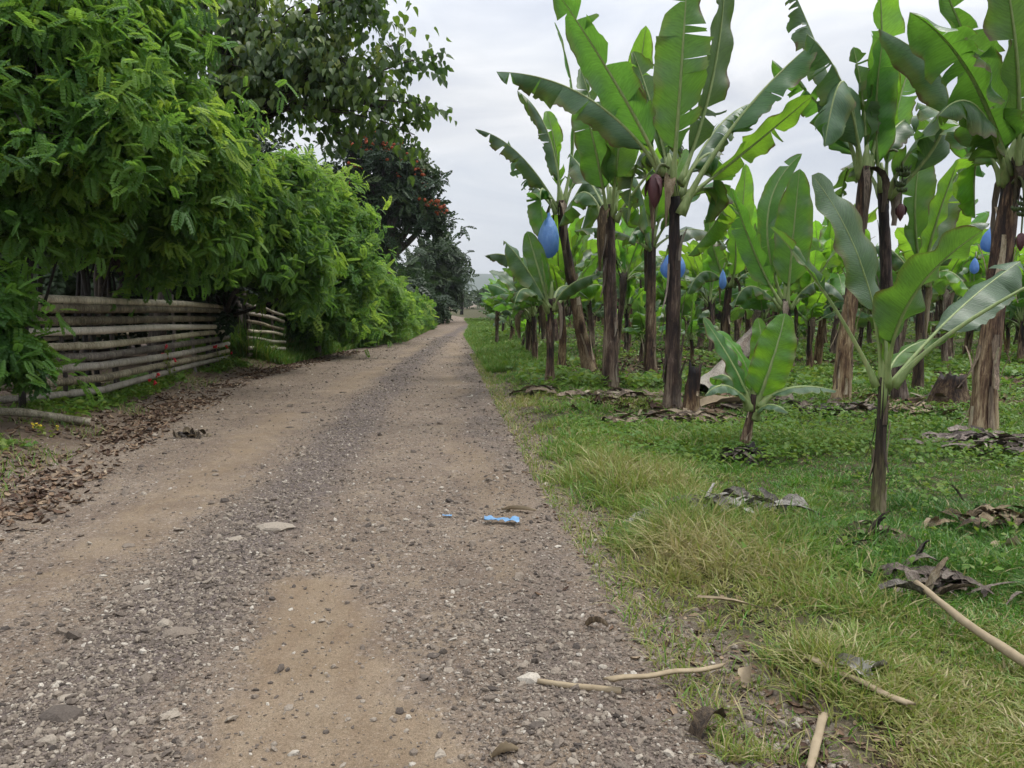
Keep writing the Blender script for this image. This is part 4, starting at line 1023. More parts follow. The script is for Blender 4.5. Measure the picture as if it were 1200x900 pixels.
DARKF = mat_foliage("dark_leaf", [(0., (.014, .030, .012)), (.6, (.030, .055, .020)), (1., (.058, .085, .03))], [(0., (.02, .05, .014)), (1., (.05, .1, .02))], .22)
BARK = mat_stem("bark", [(.015, .012, .010), (.035, .028, .022), (.07, .055, .045), (.11, .09, .075), (.17, .145, .12)])
FLOWER = simple("orange_flower", (.26, .060, .024), (.50, .125, .04), 9, .5, .3, .3, (.5, .10, .02))
BAMBOO = mat_stem("grey_bamboo", [(.07, .056, .040), (.165, .138, .104), (.26, .225, .17), (.35, .31, .24), (.46, .41, .33)])

def tmpl_pinnate(pairs, ll=.30, lw=.13, droop=.25):
    V = []
    def leaflet(b, d, l, w_):
        b = np.array(b); d = unit(d); s = unit(np.cross([0, 0, 1.0], d)); up = np.array([0, 0, 1.0])
        return [b, b + d*l*.45 - s*w_ + up*w_*.35 - up*l*.05, b + d*l - up*l*.18, b + d*l*.45 + s*w_ + up*w_*.35 - up*l*.05]
    for i in range(pairs):
        t = .22 + .72 * i / (pairs - 1); z = -droop * t * t; sc = 1 - .35 * abs(i / (pairs - 1) - .45)
        for sd in (-1, 1): V += leaflet((t, sd * .012, z), (.62, sd * 1.0, -.12), ll * sc, lw * sc)
    V += leaflet((.97, 0, -droop * .94), (1, 0, -.4), ll * .9, lw)
    V = np.array(V); return V, np.arange(len(V)).reshape(-1, 4)
def tmpl_heart():
    p = [(0, 0), (.0, -.22), (.18, -.40), (.48, -.36), (.78, -.16), (1, 0), (.78, .16), (.48, .36), (.18, .40), (.0, .22), (.30, 0), (.65, 0)]
    V = np.array([(x + .25, y, abs(y) * .35 - .22 * x * x) for x, y in p])
    Q = [(0, 1, 2, 10), (10, 2, 3, 11), (11, 3, 4, 5), (0, 10, 8, 9), (10, 11, 7, 8), (11, 5, 6, 7)]
    return V, np.array(Q)
T_PIN = tmpl_pinnate(6); T_PIN_S = tmpl_pinnate(4, .34, .17); T_HEART = tmpl_heart()

DX = 0
def tree(name, label, cat, foot, stem_r, ells, leaf, mat, size, n_clump, per, group=None, sigma=.33, droop=.08, seed=0, tone=(.25, .55), hang=0., thin=1.0, flat_=.55, tips=True, fork=.35, shell=.5, stems=1, top_light=True):
    """ells: (px, py, Y, rx_px, ry_px, ry_m, weight) lobes of the crown; limbs run from the stem into each lobe, twigs on to every clump"""
    rg = np.random.default_rng(seed + 500)
    foot = np.array(foot, float); foot[2] = float(gh(foot[0], foot[1])) - .05
    root = empty(name, foot, label, cat, group)
    E = []
    for (px, py, Y, rx, ry, rd, wt) in ells:
        px += DX; rr_ = np.array([rx * Y / 900, rd, ry * Y / 900]); E.append((P(px, py, Y) - foot + [0, 0, sigma * .2], np.maximum(rr_ - np.array([1.3, 1.0, 1.0]) * sigma - size * .25, rr_ * .25), wt))
    wt = np.array([e[2] for e in E], float); wt /= wt.sum()
    G = Geo(); cen = sum(e[0] * q for e, q in zip(E, wt))
    fk = np.array([cen[0] * .35, cen[1] * .35, max(.5, cen[2] * fork)])
    for s_ in range(stems):
        o_ = np.array([rg.normal(0, .25), rg.normal(0, .25), 0]) * (s_ > 0)
        p = bez(o_, o_ + fk * .5 + [rg.normal(0, .1), rg.normal(0, .1), 0], fk + o_ * .6, 8); v, q, t_ = tube(p, stem_r * np.linspace(1.15, .7, 8) * (1 if s_ == 0 else .7), 9); G.add(v, q, t_, 0, .5)
    cl = []
    for e, w_ in zip(E, wt):
        nj = max(1, int(round(n_clump * w_))); c0, rad = e[0], e[1]
        mid = (fk + c0) / 2 + rg.normal(0, .12, 3) * np.linalg.norm(c0 - fk); mid[2] += .1 * np.linalg.norm(c0 - fk)
        limb = bez(fk, 2 * mid - (fk + c0) / 2, c0, 10); v, q, t_ = tube(limb, stem_r * np.linspace(.6, .22, 10), 7); G.add(v, q, t_, 0, .4)
        for k in range(nj):
            d = unit(rg.normal(0, 1, 3)); r_ = rg.uniform(shell ** 3, 1) ** (1/3) * (1 if rg.uniform() > .36 else rg.uniform(1.05, 1.7))
            c = c0 + d * rad * r_
            if c[2] + foot[2] < .25: c[2] = .3 + rg.uniform(0, .4) - foot[2]
            cl.append((c, unit(d * rad), r_))
            b = limb[rg.integers(5, 10)]; m_ = (b + c) / 2 + rg.normal(0, .07, 3); m_[2] += .06
            v, q, t_ = tube(bez(b, 2*m_ - (b + c)/2, c, 5), stem_r * np.linspace(.20, .05, 5) * thin, 4, False); G.add(v, q, t_, 0, .4)
    link("trunk", G.mesh("trunk", [BARK]), root)
    C = np.array([c[0] for c in cl]); D = np.array([c[1] for c in cl]); nC = len(cl)
    # leaves stand in rosettes at the twig ends: arching fans on the feathery trees, loose hanging sets on the heart leaved one
    fan = 6 if not hang else 3
    tips_i = np.maximum(1, rg.poisson(per / fan, nC)); ti = np.repeat(np.arange(nC), tips_i); nT = len(ti)
    sgT = (sigma * rg.uniform(.7, 1.5, nC))[ti]
    offT = rg.normal(0, 1, (nT, 3)) * sgT[:, None] * [1, 1, flat_]
    tipP = C[ti] + offT; tipP[:, 2] -= .12 * (offT[:, 0] ** 2 + offT[:, 1] ** 2) / (sgT + 1e-6)
    axis = offT / (np.linalg.norm(offT, axis=1)[:, None] + 1e-6) * .6 + D[ti] * .45 + rg.normal(0, .25, (nT, 3)); axis[:, 2] += .25
    axis /= np.linalg.norm(axis, axis=1)[:, None]
    fans = np.maximum(2, rg.poisson(fan, nT)); fi = np.repeat(np.arange(nT), fans); n = len(fi); idx = ti[fi]
    pos = tipP[fi] + rg.normal(0, .035 if not hang else .09, (n, 3)) * (1 + 4 * size * (not hang))
    rad_ = rg.normal(0, 1, (n, 3)); rad_ -= axis[fi] * (rad_ * axis[fi]).sum(1)[:, None]; rad_ /= np.linalg.norm(rad_, axis=1)[:, None] + 1e-9
    T = axis[fi] * rg.uniform(.15, .9, n)[:, None] + rad_ * .85 + rg.normal(0, .15, (n, 3)); T[:, 2] -= droop + hang
    T /= np.linalg.norm(T, axis=1)[:, None]
    N = np.array([0, 0, 1.0]) + rg.normal(0, .3, (n, 3)) + axis[fi] * .45; N -= T * (N * T).sum(1)[:, None]; N /= np.linalg.norm(N, axis=1)[:, None]
    S = np.cross(N, T)
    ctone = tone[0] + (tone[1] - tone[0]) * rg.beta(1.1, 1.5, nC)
    young = np.clip((offT[:, 2] / (sgT * flat_ + 1e-6)) * .11, -.18, .25) + rg.normal(0, .10, nT)  # tone rises with tip height within the clump, plus random variation
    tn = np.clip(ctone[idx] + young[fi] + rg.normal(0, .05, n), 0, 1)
    sz = size * rg.uniform(.65, 1.25, n)
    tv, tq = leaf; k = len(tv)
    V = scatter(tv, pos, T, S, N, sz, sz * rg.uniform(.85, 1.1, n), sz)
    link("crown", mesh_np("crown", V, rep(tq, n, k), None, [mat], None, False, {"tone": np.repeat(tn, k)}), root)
    print(name, n, n * k)
    return root, foot

GH = "hedge trees behind the bamboo fence"
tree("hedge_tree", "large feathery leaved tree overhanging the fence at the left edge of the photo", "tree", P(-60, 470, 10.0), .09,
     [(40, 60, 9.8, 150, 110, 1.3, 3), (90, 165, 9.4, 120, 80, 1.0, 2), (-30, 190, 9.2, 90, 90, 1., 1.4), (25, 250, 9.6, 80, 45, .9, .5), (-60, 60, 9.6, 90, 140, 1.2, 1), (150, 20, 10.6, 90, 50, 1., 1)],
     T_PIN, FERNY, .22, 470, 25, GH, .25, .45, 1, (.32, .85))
tree("hedge_shrub", "leafy branch of feathery shrub spilling over the left end of the fence", "shrub", P(-20, 455, 8.7), .03,
     [(-2, 350, 8.6, 50, 32, .4, 1.3), (2, 405, 8.5, 46, 36, .35, 1.4), (-50, 380, 8.6, 50, 60, .5, 1.2), (40, 425, 8.8, 24, 20, .25, .4)], T_PIN, FERNY, .22, 60, 17, GH, .17, .5, 2, (.2, .6))
tree("hedge_tree", "feathery leaved tree behind the middle of the fence, light green arching sprays", "tree", P(92, 440, 12.8), .09,
     [(190, 150, 12.0, 100, 75, 1.2, 2.2), (150, 215, 11.6, 110, 65, 1.1, 2.2), (225, 205, 12.4, 70, 70, 1.1, 1.6), (120, 270, 11.8, 75, 28, .8, .7), (200, 262, 12.1, 85, 40, .9, 1.5), (190, 312, 12.2, 60, 12, .5, .25), (120, 100, 12.4, 100, 80, 1.1, 1.3)],
     T_PIN, FERNY, .22, 470, 25, GH, .26, .5, 3, (.3, .82))
tree("hedge_tree", "feathery leaved tree over the gap between the two lengths of fence", "tree", P(246, 425, 18.6), .09,
     [(290, 250, 16.6, 62, 60, 1.2, 2), (270, 300, 16.2, 66, 32, .9, 1.1), (335, 290, 17.2, 62, 52, 1.2, 2), (240, 270, 16.8, 60, 60, 1., 1.2), (330, 215, 18.2, 55, 45, 1., 1.1), (345, 340, 17.4, 42, 18, .8, .4)],
     T_PIN, FERNY, .24, 350, 25, GH, .29, .4, 4, (.28, .76))
tree("hedge_tree", "bright green dense tree at the roadside, right end of the hedge", "tree", P(372, 412, 22.0), .10,
     [(378, 258, 22.4, 52, 58, 1.4, 1.8), (364, 310, 21.5, 54, 52, 1.3, 2), (398, 315, 22.0, 38, 62, 1.2, 1.7), (345, 228, 22.8, 48, 45, 1.2, 1.1), (376, 360, 21.4, 40, 24, 1., 1), (385, 368, 21.6, 40, 30, 1., .9)],
     T_PIN_S, FERNY, .275, 400, 27, GH, .34, .3, 5, (.35, .85))
tree("hedge_shrub", "rounded light green shrub beside the road past the bamboo fence", "shrub", P(440, 405, 27.5), .06,
     [(425, 342, 27.5, 38, 40, 1.3, 1.5), (405, 368, 26.5, 34, 26, 1., 1), (448, 360, 29, 32, 28, 1.2, 1)], T_PIN_S, FERNY, .29, 190, 30, GH, .36, .2, 6, (.42, .85))
tree("hedge_shrub", "farthest low pale shrub on the left of the road, before the bend", "shrub", P(484, 392, 37), .06,
     [(468, 360, 37, 30, 24, 1.6, 1.2), (450, 370, 34, 28, 18, 1.4, 1), (486, 368, 42, 20, 14, 1.5, .6)], T_PIN_S, FERNY, .38, 110, 22, GH, .4, .1, 7, (.45, .9))
# darker trees filling the depth behind
tree("background_tree", "dark tree deep behind the fence, seen through the foliage gaps at left", "tree", P(30, 400, 16.5), .13,
     [(20, 160, 16.5, 190, 180, 1.6, 2), (30, 310, 16.0, 130, 60, 1.4, 1), (170, 330, 17.5, 90, 40, 1.4, .7), (-90, 250, 16, 120, 160, 1.6, 1)], T_PIN_S, DARKF, .5, 240, 20, GH, .5, .3, 8, (.2, .7))
tree("background_tree", "shadowy tree behind the fence gap, below the heart leaved tree", "tree", P(230, 400, 22), .13,
     [(240, 230, 22, 110, 110, 2, 2), (300, 330, 23, 90, 60, 1.8, 1), (170, 300, 22, 90, 70, 1.8, 1), (100, 370, 21, 120, 30, 1.5, .6)], T_PIN_S, DARKF, .55, 220, 20, GH, .6, .3, 9, (.2, .7))
# the tall tree with heart shaped leaves
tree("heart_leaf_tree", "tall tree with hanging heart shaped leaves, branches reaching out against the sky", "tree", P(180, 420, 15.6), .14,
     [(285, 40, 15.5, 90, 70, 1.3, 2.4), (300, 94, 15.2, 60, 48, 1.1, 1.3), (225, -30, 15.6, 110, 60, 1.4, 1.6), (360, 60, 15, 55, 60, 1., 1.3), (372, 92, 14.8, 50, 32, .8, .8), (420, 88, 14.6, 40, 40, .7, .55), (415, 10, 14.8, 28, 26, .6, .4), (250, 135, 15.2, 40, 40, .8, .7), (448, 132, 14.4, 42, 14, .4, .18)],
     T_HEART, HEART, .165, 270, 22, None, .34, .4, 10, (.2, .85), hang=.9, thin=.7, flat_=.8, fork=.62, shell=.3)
# single leafy boughs at its outer side
def bough(parent, foot, pts, n, seed):
    rg = np.random.default_rng(seed); G = Geo(); p = [P(*q) - foot for q in pts]; C = bez(p[0], 2*p[1] - (p[0] + p[2])/2, p[2], 14)
    v, q, t_ = tube(C, np.linspace(.022, .006, 14), 5); G.add(v, q, t_, 0, .4)
    tw = []
    for k in range(5, 14):
        for s_ in range(2):
            e = C[k] + rg.normal(0, .12, 3) + [0, 0, -.05]; tw.append(e); v, q, t_ = tube([C[k], (C[k] + e)/2 + [0, 0, .02], e], [.006, .005, .003], 4, False); G.add(v, q, t_, 0, .4)
    link("bough", G.mesh("bough", [BARK]), parent)
    tw = np.array(tw)[rg.integers(0, len(tw), n)]; pos = tw + rg.normal(0, .10, (n, 3))
    T = rg.normal(0, .5, (n, 3)); T[:, 2] -= 1.1; T[:, 0] += .3; T /= np.linalg.norm(T, axis=1)[:, None]
    N = rg.normal(0, .6, (n, 3)); N[:, 1] -= .6; N[:, 2] += .6; N -= T * (N*T).sum(1)[:, None]; N /= np.linalg.norm(N, axis=1)[:, None]
    sz = .175 * rg.uniform(.6, 1.2, n); tv, tq = T_HEART
    V = scatter(tv, pos, T, np.cross(N, T), N, sz, sz * .9, sz)
    link("bough_leaves", mesh_np("bough_leaves", V, rep(tq, n, len(tv)), None, [HEART], None, False, {"tone": np.repeat(np.clip(rg.normal(.3, .18, n), 0, 1), len(tv))}), parent)
hr = [o for o in scene.objects if o.name.startswith("heart_leaf_tree")][0]; hf = np.array(hr.location)
for k, (pts, n) in enumerate([([(400, 110, 14.8), (460, 78, 14.4), (518, 66, 14.2)], 75), ([(395, 120, 14.8), (455, 118, 14.4), (512, 128, 14.2)], 85), ([(385, 130, 14.8), (440, 140, 14.5), (486, 158, 14.3)], 60),
                              ([(400, 100, 14.8), (440, 62, 14.5), (470, 55, 14.4)], 45), ([(360, 20, 15), (405, 0, 14.8), (440, 12, 14.6)], 70), ([(340, 40, 15), (385, 15, 14.7), (425, -12, 14.6)], 55), ([(350, 122, 15), (380, 146, 14.7), (404, 160, 14.6)], 60)]):
    bough(hr, hf, pts, n, 60 + k)
DX = -11
# the flowering tree down the road, and the dark trees past it
tr, tf = tree("flowering_tree", "tall dark tree with orange red flowers standing beyond the hedge", "tree", P(455, 385, 39), .34,
     [(432, 176, 39, 40, 16, 1.6, 1.2), (455, 166, 39, 30, 16, 1.5, .8), (470, 190, 39, 42, 17, 1.7, 1.2), (495, 208, 38.6, 32, 16, 1.4, .9), (450, 214, 39, 38, 18, 1.6, 1.0), (480, 235, 38.8, 40, 18, 1.6, 1.1), (510, 254, 38.4, 34, 17, 1.3, 1.1),
      (415, 204, 39.5, 32, 16, 1.2, .7), (408, 222, 39.5, 22, 14, 1.2, .3), (445, 250, 39, 36, 20, 1.5, 1.0), (456, 276, 39, 30, 18, 1.6, .7), (442, 304, 39, 36, 26, 1.6, .9), (414, 268, 39, 30, 26, 1.4, .7)],
     T_PIN_S, TULIP, .50, 250, 22, None, .34, .2, 11, (.15, .9), flat_=.5, fork=.5, shell=.2)
rgf = np.random.default_rng(3)
for (px, py, n) in [(430, 172, 3), (445, 165, 2), (458, 171, 4), (466, 176, 3), (482, 186, 2), (500, 196, 2), (411, 222, 3), (416, 226, 2), (518, 238, 4), (526, 243, 4), (531, 247, 2), (438, 177, 2), (512, 240, 2), (470, 164, 1), (492, 190, 1), (422, 168, 2), (476, 170, 2), (488, 180, 2), (504, 204, 2), (446, 184, 2), (462, 188, 2), (508, 216, 1), (434, 196, 1), (478, 204, 2), (500, 232, 2), (522, 250, 3), (406, 214, 1), (426, 192, 1), (452, 158, 2), (436, 162, 2)]:
    g = Geo()
    for k in range(n * 3):
        c0 = P(px - 9 + rgf.normal(0, 3.6), py + rgf.normal(0, 1.9), 37.6 + rgf.normal(0, .25)) - tf; X, Y, Z = rot_frames(1, .7); s_ = np.array([rgf.uniform(.05, .12)])
        g.add(scatter(ICO * rgf.uniform(.6, 1.2, (12, 1)), c0[None], X, Y, Z, s_, s_, s_ * .7), None, ICOF)
    link("blossom", g.mesh("blossom", [FLOWER]), tr)
DX = 0
GF = "dark trees where the road bends"
tree("roadside_tree", "dark bushy tree right at the bend where the road disappears", "tree", P(512, 372, 58), .25,
     [(514, 298, 58, 26, 18, 2.4, 1.0), (500, 318, 57, 30, 22, 2.6, 1.2), (526, 314, 58, 16, 14, 1.6, .6), (515, 338, 56, 26, 20, 2, 1), (500, 356, 56, 28, 18, 2, .9)], T_PIN_S, DARKF, .7, 190, 20, GF, .5, .25, 12, (.3, .95))
tree("roadside_tree", "dark tree between the flowering tree and the road bend", "tree", P(470, 378, 50), .25,
     [(462, 335, 50, 30, 22, 2.4, 1.3), (445, 345, 48, 30, 28, 2.2, 1.2), (482, 345, 52, 20, 20, 2, .9)], T_PIN_S, DARKF, .8, 100, 22, GF, .75, .25, 13, (.2, .8))
# distant line of trees and the hills
def far_mass(name, px0, px1, Y, h0, h1, seed, n):
    rg = np.random.default_rng(seed); px = rg.uniform(px0, px1, n); x = (px - 600) / 900 * Y; hh = h0 + (h1 - h0) * fbm(px / 14., px * 0 + seed, seed, 4)
    y = Y + rg.uniform(-9, 9, n); z = np.sqrt(rg.uniform(0, 1, n)) * hh
    pos = np.stack([x, y, z], -1); X, Yv, Z = rot_frames(n, .9); s_ = rg.uniform(.6, 1.3, n) * Y / 110
    V = scatter(T_PIN_S[0], pos, X, Yv, Z, s_, s_, s_)
    link(name, mesh_np(name, V, rep(T_PIN_S[1], n, len(T_PIN_S[0])), None, [DARKF], None, False, {"tone": np.repeat(np.clip(rg.normal(.7, .2, n), 0, 1), len(T_PIN_S[0]))}), kind="stuff")
far_mass("distant_woods", -260, 1500, 150, 2.2, 4.6, 3, 9000)
# a palm by the far road
def palm(px, py, Y, H, label, seed):
    rg = np.random.default_rng(seed); f = Gp(px, py) if False else P(px, py, Y); f[2] = float(gh(f[0], f[1]))
    root = empty("coconut_palm", f, label, "palm tree"); g = Geo(); top = np.array([.25, 0, H]); v, q, t_ = tube(bez((0, 0, -.1), (.05, 0, H * .5), top, 10), np.linspace(.2, .12, 10), 8); g.add(v, q, t_); link("trunk", g.mesh("trunk", [BARK]), root)
    g = Geo()
    for k in range(16):
        a = k * 2.4; el = rg.uniform(-.1, 1.1); d = np.array([math.cos(a) * math.cos(el), math.sin(a) * math.cos(el), math.sin(el)]); p2 = top + d * 1.7 - [0, 0, .9]; C = bez(top, top + d * 1.5, p2, 12); T, N, B = frames(C)
        for i in range(1, 12):
            for sd in (-1, 1):
                b = C[i]; e = b + np.cross(T[i], [0, 0, 1]) * sd * .42 + T[i] * .22 - [0, 0, .22]; w_ = T[i] * .05
                g.add([b - w_, b + w_, e], None, [(0, 1, 2)], 0, rg.uniform(.2, .9))
    link("fronds", g.mesh("fronds", [DARKF], False), root)
palm(541, 372, 88, 3.4, "small coconut palm standing at the far end of the road", 5)

HILL = simple("forested_hill", (.020, .040, .022), (.045, .070, .035), .012, .9, .1)
hx = np.linspace(-1900, 2300, 150); hv = np.linspace(-1, 1, 14); HX, HV = np.meshgrid(hx, hv, indexing='ij')
ridge = 34 + 62 * fbm(hx / 420., hx * 0, 7, 4) * (1 - .55 * smooth(np.abs(hx + 130), 150, 900))
HZ = ridge[:, None] * np.cos(HV * math.pi / 2) ** 1.2 * (1 + .25 * (fbm(HX / 90, HV * 3, 9, 3) - .5)) - 1
link("hills", mesh_np("hills", np.stack([HX, 2150 + HV * 420, HZ], -1).reshape(-1, 3), grid_q(150, 14), None, [HILL]), kind="structure")

# ------------------------------------------------------------------ bamboo fence
def culm(g, a, b, r, seed, sag=.02, k=10, bend=None):
    """one pole with its nodes"""
    rg = np.random.default_rng(seed); a = np.asarray(a, float); b = np.asarray(b, float); L = np.linalg.norm(b - a); n = max(12, int(L / .06))
    t = np.linspace(0, 1, n); C = a + (b - a) * t[:, None]; C[:, 2] += sag * np.sin(t * 3.1 * rg.uniform(.8, 2.2) + rg.uniform(0, 6)) ; C[:, 0] += .015 * np.sin(t * 11 + seed)
    if bend is not None:
        for j in range(2): C[:, j] += np.interp(t, np.linspace(0, 1, len(bend)), [q[j] for q in bend])
    s = t * L; node = np.abs(((s + rg.uniform(0, .3)) / .34) % 1 - .5) * .34; rr = r * (1 - .12 * t) * (1 + .14 * np.exp(-((.17 - node) / .018) ** 2))
    v, q, t_ = tube(C, rr, k); g.add(v, q, t_, 0, np.clip(rg.normal(.55, .22), 0, 1))
def fence(label, pts, hts, rails, r, seed):
    rg = np.random.default_rng(seed); pts = [np.array([p[0], p[1], float(gh(p[0], p[1]))]) for p in pts]; o = pts[0]
    root = empty("bamboo_fence", o, label, "fence", "lengths of bamboo rail fence")
    hh = lambda f: np.interp(f, np.linspace(0, 1, len(hts)), hts)
    ln = np.concatenate([[0], np.cumsum([np.linalg.norm(b - a) for a, b in zip(pts[:-1], pts[1:])])]); ln /= ln[-1]
    at = lambda f: np.array([np.interp(f, ln, [p[k] for p in pts]) for k in range(3)])
    npst = max(3, int(np.linalg.norm(pts[-1] - pts[0]) / 1.15))
    for k in range(rails):
        f = k / (rails - 1); cuts = [0, 1]
        g = Geo()
        for a, b in zip(cuts[:-1], cuts[1:]):
            pa, pb = at(max(0, a - .02)), at(min(1, b + .01)); za, zb = (.10 + (hh(q) - .10) * f for q in (a, b))
            side = .045 * (1 if k % 2 else -1)
            pa = pa + [side, 0, za + rg.normal(0, .018)]; pb = pb + [side, 0, zb + rg.normal(0, .018)]
            bend_ = [at(q)[:2] - (pa[:2] + (pb[:2] - pa[:2]) * q) for q in np.linspace(0, 1, 9)]
            culm(g, pa - o, pb - o, r * rg.uniform(.84, 1.12), seed * 40 + k * 3 + int(a * 10), .018, 10, bend_)
        link("rail", g.mesh("rail", [BAMBOO]), root)
    for k in range(npst):
        p = at((k + .35) / npst) - [.13, 0, 0]; g = Geo(); culm(g, p - o + [0, 0, -.1], p - o + [rg.normal(0, .05), 0, hh((k + .35) / npst) + rg.uniform(.0, .25)], .032, seed * 60 + k, .0, 8)
        link("post", g.mesh("post", [BARK]), root)
    return root
def fp(px, Y): return ((px - 600) / 900 * Y, Y)
fence("long grey bamboo rail fence under the hedge trees, nearest the camera", [fp(-110, 9.4), fp(55, 10.1), fp(118, 11.0), fp(267, 18.3)], [1.48, 1.47, 1.44, 1.32], 9, .060, 1)
fence("short dark length of bamboo fence past the gap in the hedge", [fp(291, 18.9), fp(334, 20.1)], [1.35, 1.2], 7, .045, 2)
fence("inner bamboo fence glimpsed through the rails of the long fence", [fp(-60, 15.5), fp(60, 15.8), fp(215, 21.5)], [1.75, 1.7, 1.6], 8, .04, 3)
# the clump of upright stakes at the gap
g = Geo(); f0 = np.array(on(*fp(284, 19.4)))
root = empty("gate_post", f0, "dark bundle of upright stakes at the fence gap", "post")
for k in range(6):
    g = Geo(); a = rng.normal(0, .12, 2); culm(g, (a[0], a[1], -.1), (a[0] + rng.normal(0, .12), a[1], rng.uniform(1.2, 1.9)), .05, 90 + k, 0, 8); link("stake", g.mesh("stake", [BARK]), root)
# thin bare saplings inside the hedge
for k, (px, Y, h_) in enumerate([(48, 10.2, 2.2), (105, 11.6, 2.5), (112, 11.3, 2.2), (135, 12.2, 2.4), (88, 11.9, 2.0), (242, 17, 2.4), (20, 9.8, 2.4)]):
    p = on(*fp(px, Y)); g = Geo(); v, q, t_ = tube(bez((0, 0, -.1), (rng.normal(0, .12), 0, h_ * .5), (rng.normal(0, .25), 0, h_ * 1.3), 9), np.linspace(.045, .025, 9), 7); g.add(v, q, t_)
    v, q, t_ = tube(bez((0, 0, h_ * .5), (.2, 0, h_ * .8), (.45 * (-1) ** k, .1, h_ * 1.15), 6), np.linspace(.025, .012, 6), 6); g.add(v, q, t_)
    link("sapling_stem", g.mesh("sapling_stem", [BARK]), None, tuple(p), ["thin dark stem behind the left end of the fence", "upright dark stem above the fence, left of the leaning pair", "dark stem touching the upright one above the fence", "leaning thin stem over the middle of the fence", "short crooked stem just behind the top rail", "slim stem beside the fence gap", "thin stem at the far left, among the overhanging leaves"][k], "sapling", "bare stems inside the hedge")
# ------------------------------------------------------------------ things lying about
PALE = simple("pale_stalk", (.17, .125, .075), (.40, .325, .215), 16, .75, .2)
GREYL = mat_stem("grey_dead_leaf", [(.05, .043, .036), (.11, .097, .082), (.18, .165, .145), (.27, .25, .225), (.40, .385, .355)])
DARKD = mat_stem("dark_dead_leaf", [(.010, .008, .007), (.028, .021, .017), (.055, .041, .031), (.10, .077, .056), (.17, .135, .10)])
SCRAP = simple("blue_scrap", (.07, .18, .34), (.15, .30, .48), 25, .4, .5)
def px_seed(t): return sum(map(ord, t)) % 13
def pole(name, label, cat, pxs, r0, r1, mat, up=.0, group=None, flat_=None, k=8):
    pts = np.array([Gp(px, py, up + (q[0] if q else 0)) for px, py, *q in pxs]); o = pts[0].copy(); pts = pts - o
    g = Geo(); n = 14; s = np.linspace(0, 1, n); f = np.linspace(0, 1, len(pts)); C = np.stack([np.interp(s, f, pts[:, i]) for i in range(3)], -1)
    C[1:-1] += rng.normal(0, .0012, (n - 2, 3)); C[:, 2] += r0 * .7
    v, q, t_ = tube(C, np.linspace(r0, r1, n) * (1 + .05 * np.sin(np.arange(n) * 1.9 + px_seed(label))), k)
    if flat_: v[:, 2] = (v[:, 2] - (np.interp(v[:, 0], np.sort(C[:, 0]), C[np.argsort(C[:, 0]), 2]))) * flat_ + np.interp(v[:, 0], np.sort(C[:, 0]), C[np.argsort(C[:, 0]), 2]) - r0 * .4
    g.add(v, q, t_, 0, .55); me_ = g.mesh(name, [mat])
    return link(name, me_, None, tuple(o), label, cat, group)
def slat(label, a, b, w_, seed):
    a = Gp(*a, .05); b = Gp(*b, .035); o = a.copy(); rg = np.random.default_rng(seed); n, m_ = 16, 7; T = unit(b - a); S = unit(np.cross([0, 0, 1], T)); U = np.cross(T, S)
    t_ = np.linspace(0, 1, n); q_ = np.linspace(-1, 1, m_); Tt, Qq = np.meshgrid(t_, q_, indexing='ij'); ends = rg.normal(0, .012, m_); 
    L = np.linalg.norm(b - a); X = (b - a) * Tt[..., None] + T * (np.where(Tt < .5, -1, 1) * (np.abs(Tt - .5) > .47) * ends[None, :])[..., None]
    wob = w_ * (1 - .15 * Tt + .06 * np.sin(Tt * 9 + seed))
    top = X + S * (Qq * wob)[..., None] + U * (.35 * w_ * (1 - Qq ** 2) + .010 + .004 * np.sin(Tt * 14))[..., None]; bot = top - U * .009
    V = np.concatenate([top.reshape(-1, 3), bot.reshape(-1, 3)]); Q = grid_q(n, m_); k = n * m_; E = []
    for i in range(n - 1): E += [(i*m_, (i+1)*m_, k+(i+1)*m_, k+i*m_), (i*m_+m_-1, k+i*m_+m_-1, k+(i+1)*m_+m_-1, (i+1)*m_+m_-1)]
    for j in range(m_ - 1): E += [(j, k+j, k+j+1, j+1), ((n-1)*m_+j, (n-1)*m_+j+1, k+(n-1)*m_+j+1, k+(n-1)*m_+j)]
    g = Geo(); g.add(V, np.concatenate([Q, Q[:, ::-1] + k, np.array(E)]), None, 0, .5)
    return link("split_bamboo", g.mesh("split_bamboo", [PALE]), None, tuple(o), label, "bamboo", "split bamboo pieces")
def pile(name, label, px, py, w_, d_, h_, n, mat, seed, sl=.35, sw=.08, cat="dead leaves", group="heaps of withered leaves"):
    rg = np.random.default_rng(seed); o = Gp(px, py); g = Geo()
    n = int(n * 2.2); sw = sw * .75; h_ *= .6
    for k in range(n):
        c = np.array([rg.normal(0, w_ * .28), rg.normal(0, d_ * .3), 0]); c[2] = float(gh(o[0] + c[0], o[1] + c[1])) - o[2] + h_ * rg.uniform(.02, .8) * math.exp(-(c[0] / w_) ** 2 * 3)
        a = rg.uniform(0, 6.28); d = np.array([math.cos(a), math.sin(a) * .8, rg.normal(0, .22)]) * sl * rg.uniform(.4, 1.1)
        curled_strip(g, c - d / 2, c + [0, 0, rg.uniform(.0, .07)], c + d / 2, sw * rg.uniform(.5, 1.3), seed * 90 + k, 0, rg.uniform(.1, .6), rg.uniform(-.5, .5))
    return link(name, g.mesh(name, [mat]), None, tuple(o), label, cat, group)
def one_leaf(label, px, py, L, W, mat, seed, az=0., up=.01, rise=.05, cat="dead leaf"):
    o = Gp(px, py); g = Geo(); d = np.array([math.cos(az), math.sin(az), 0])
    curled_strip(g, -d * L / 2 + [0, 0, up], [0, 0, up + rise], d * L / 2 + [0, 0, up + rise * .4], W, seed, 0, .8, .8)
    return link("dry_leaf", g.mesh("dry_leaf", [mat]), None, tuple(o), label, cat, "single dead leaves on the ground")

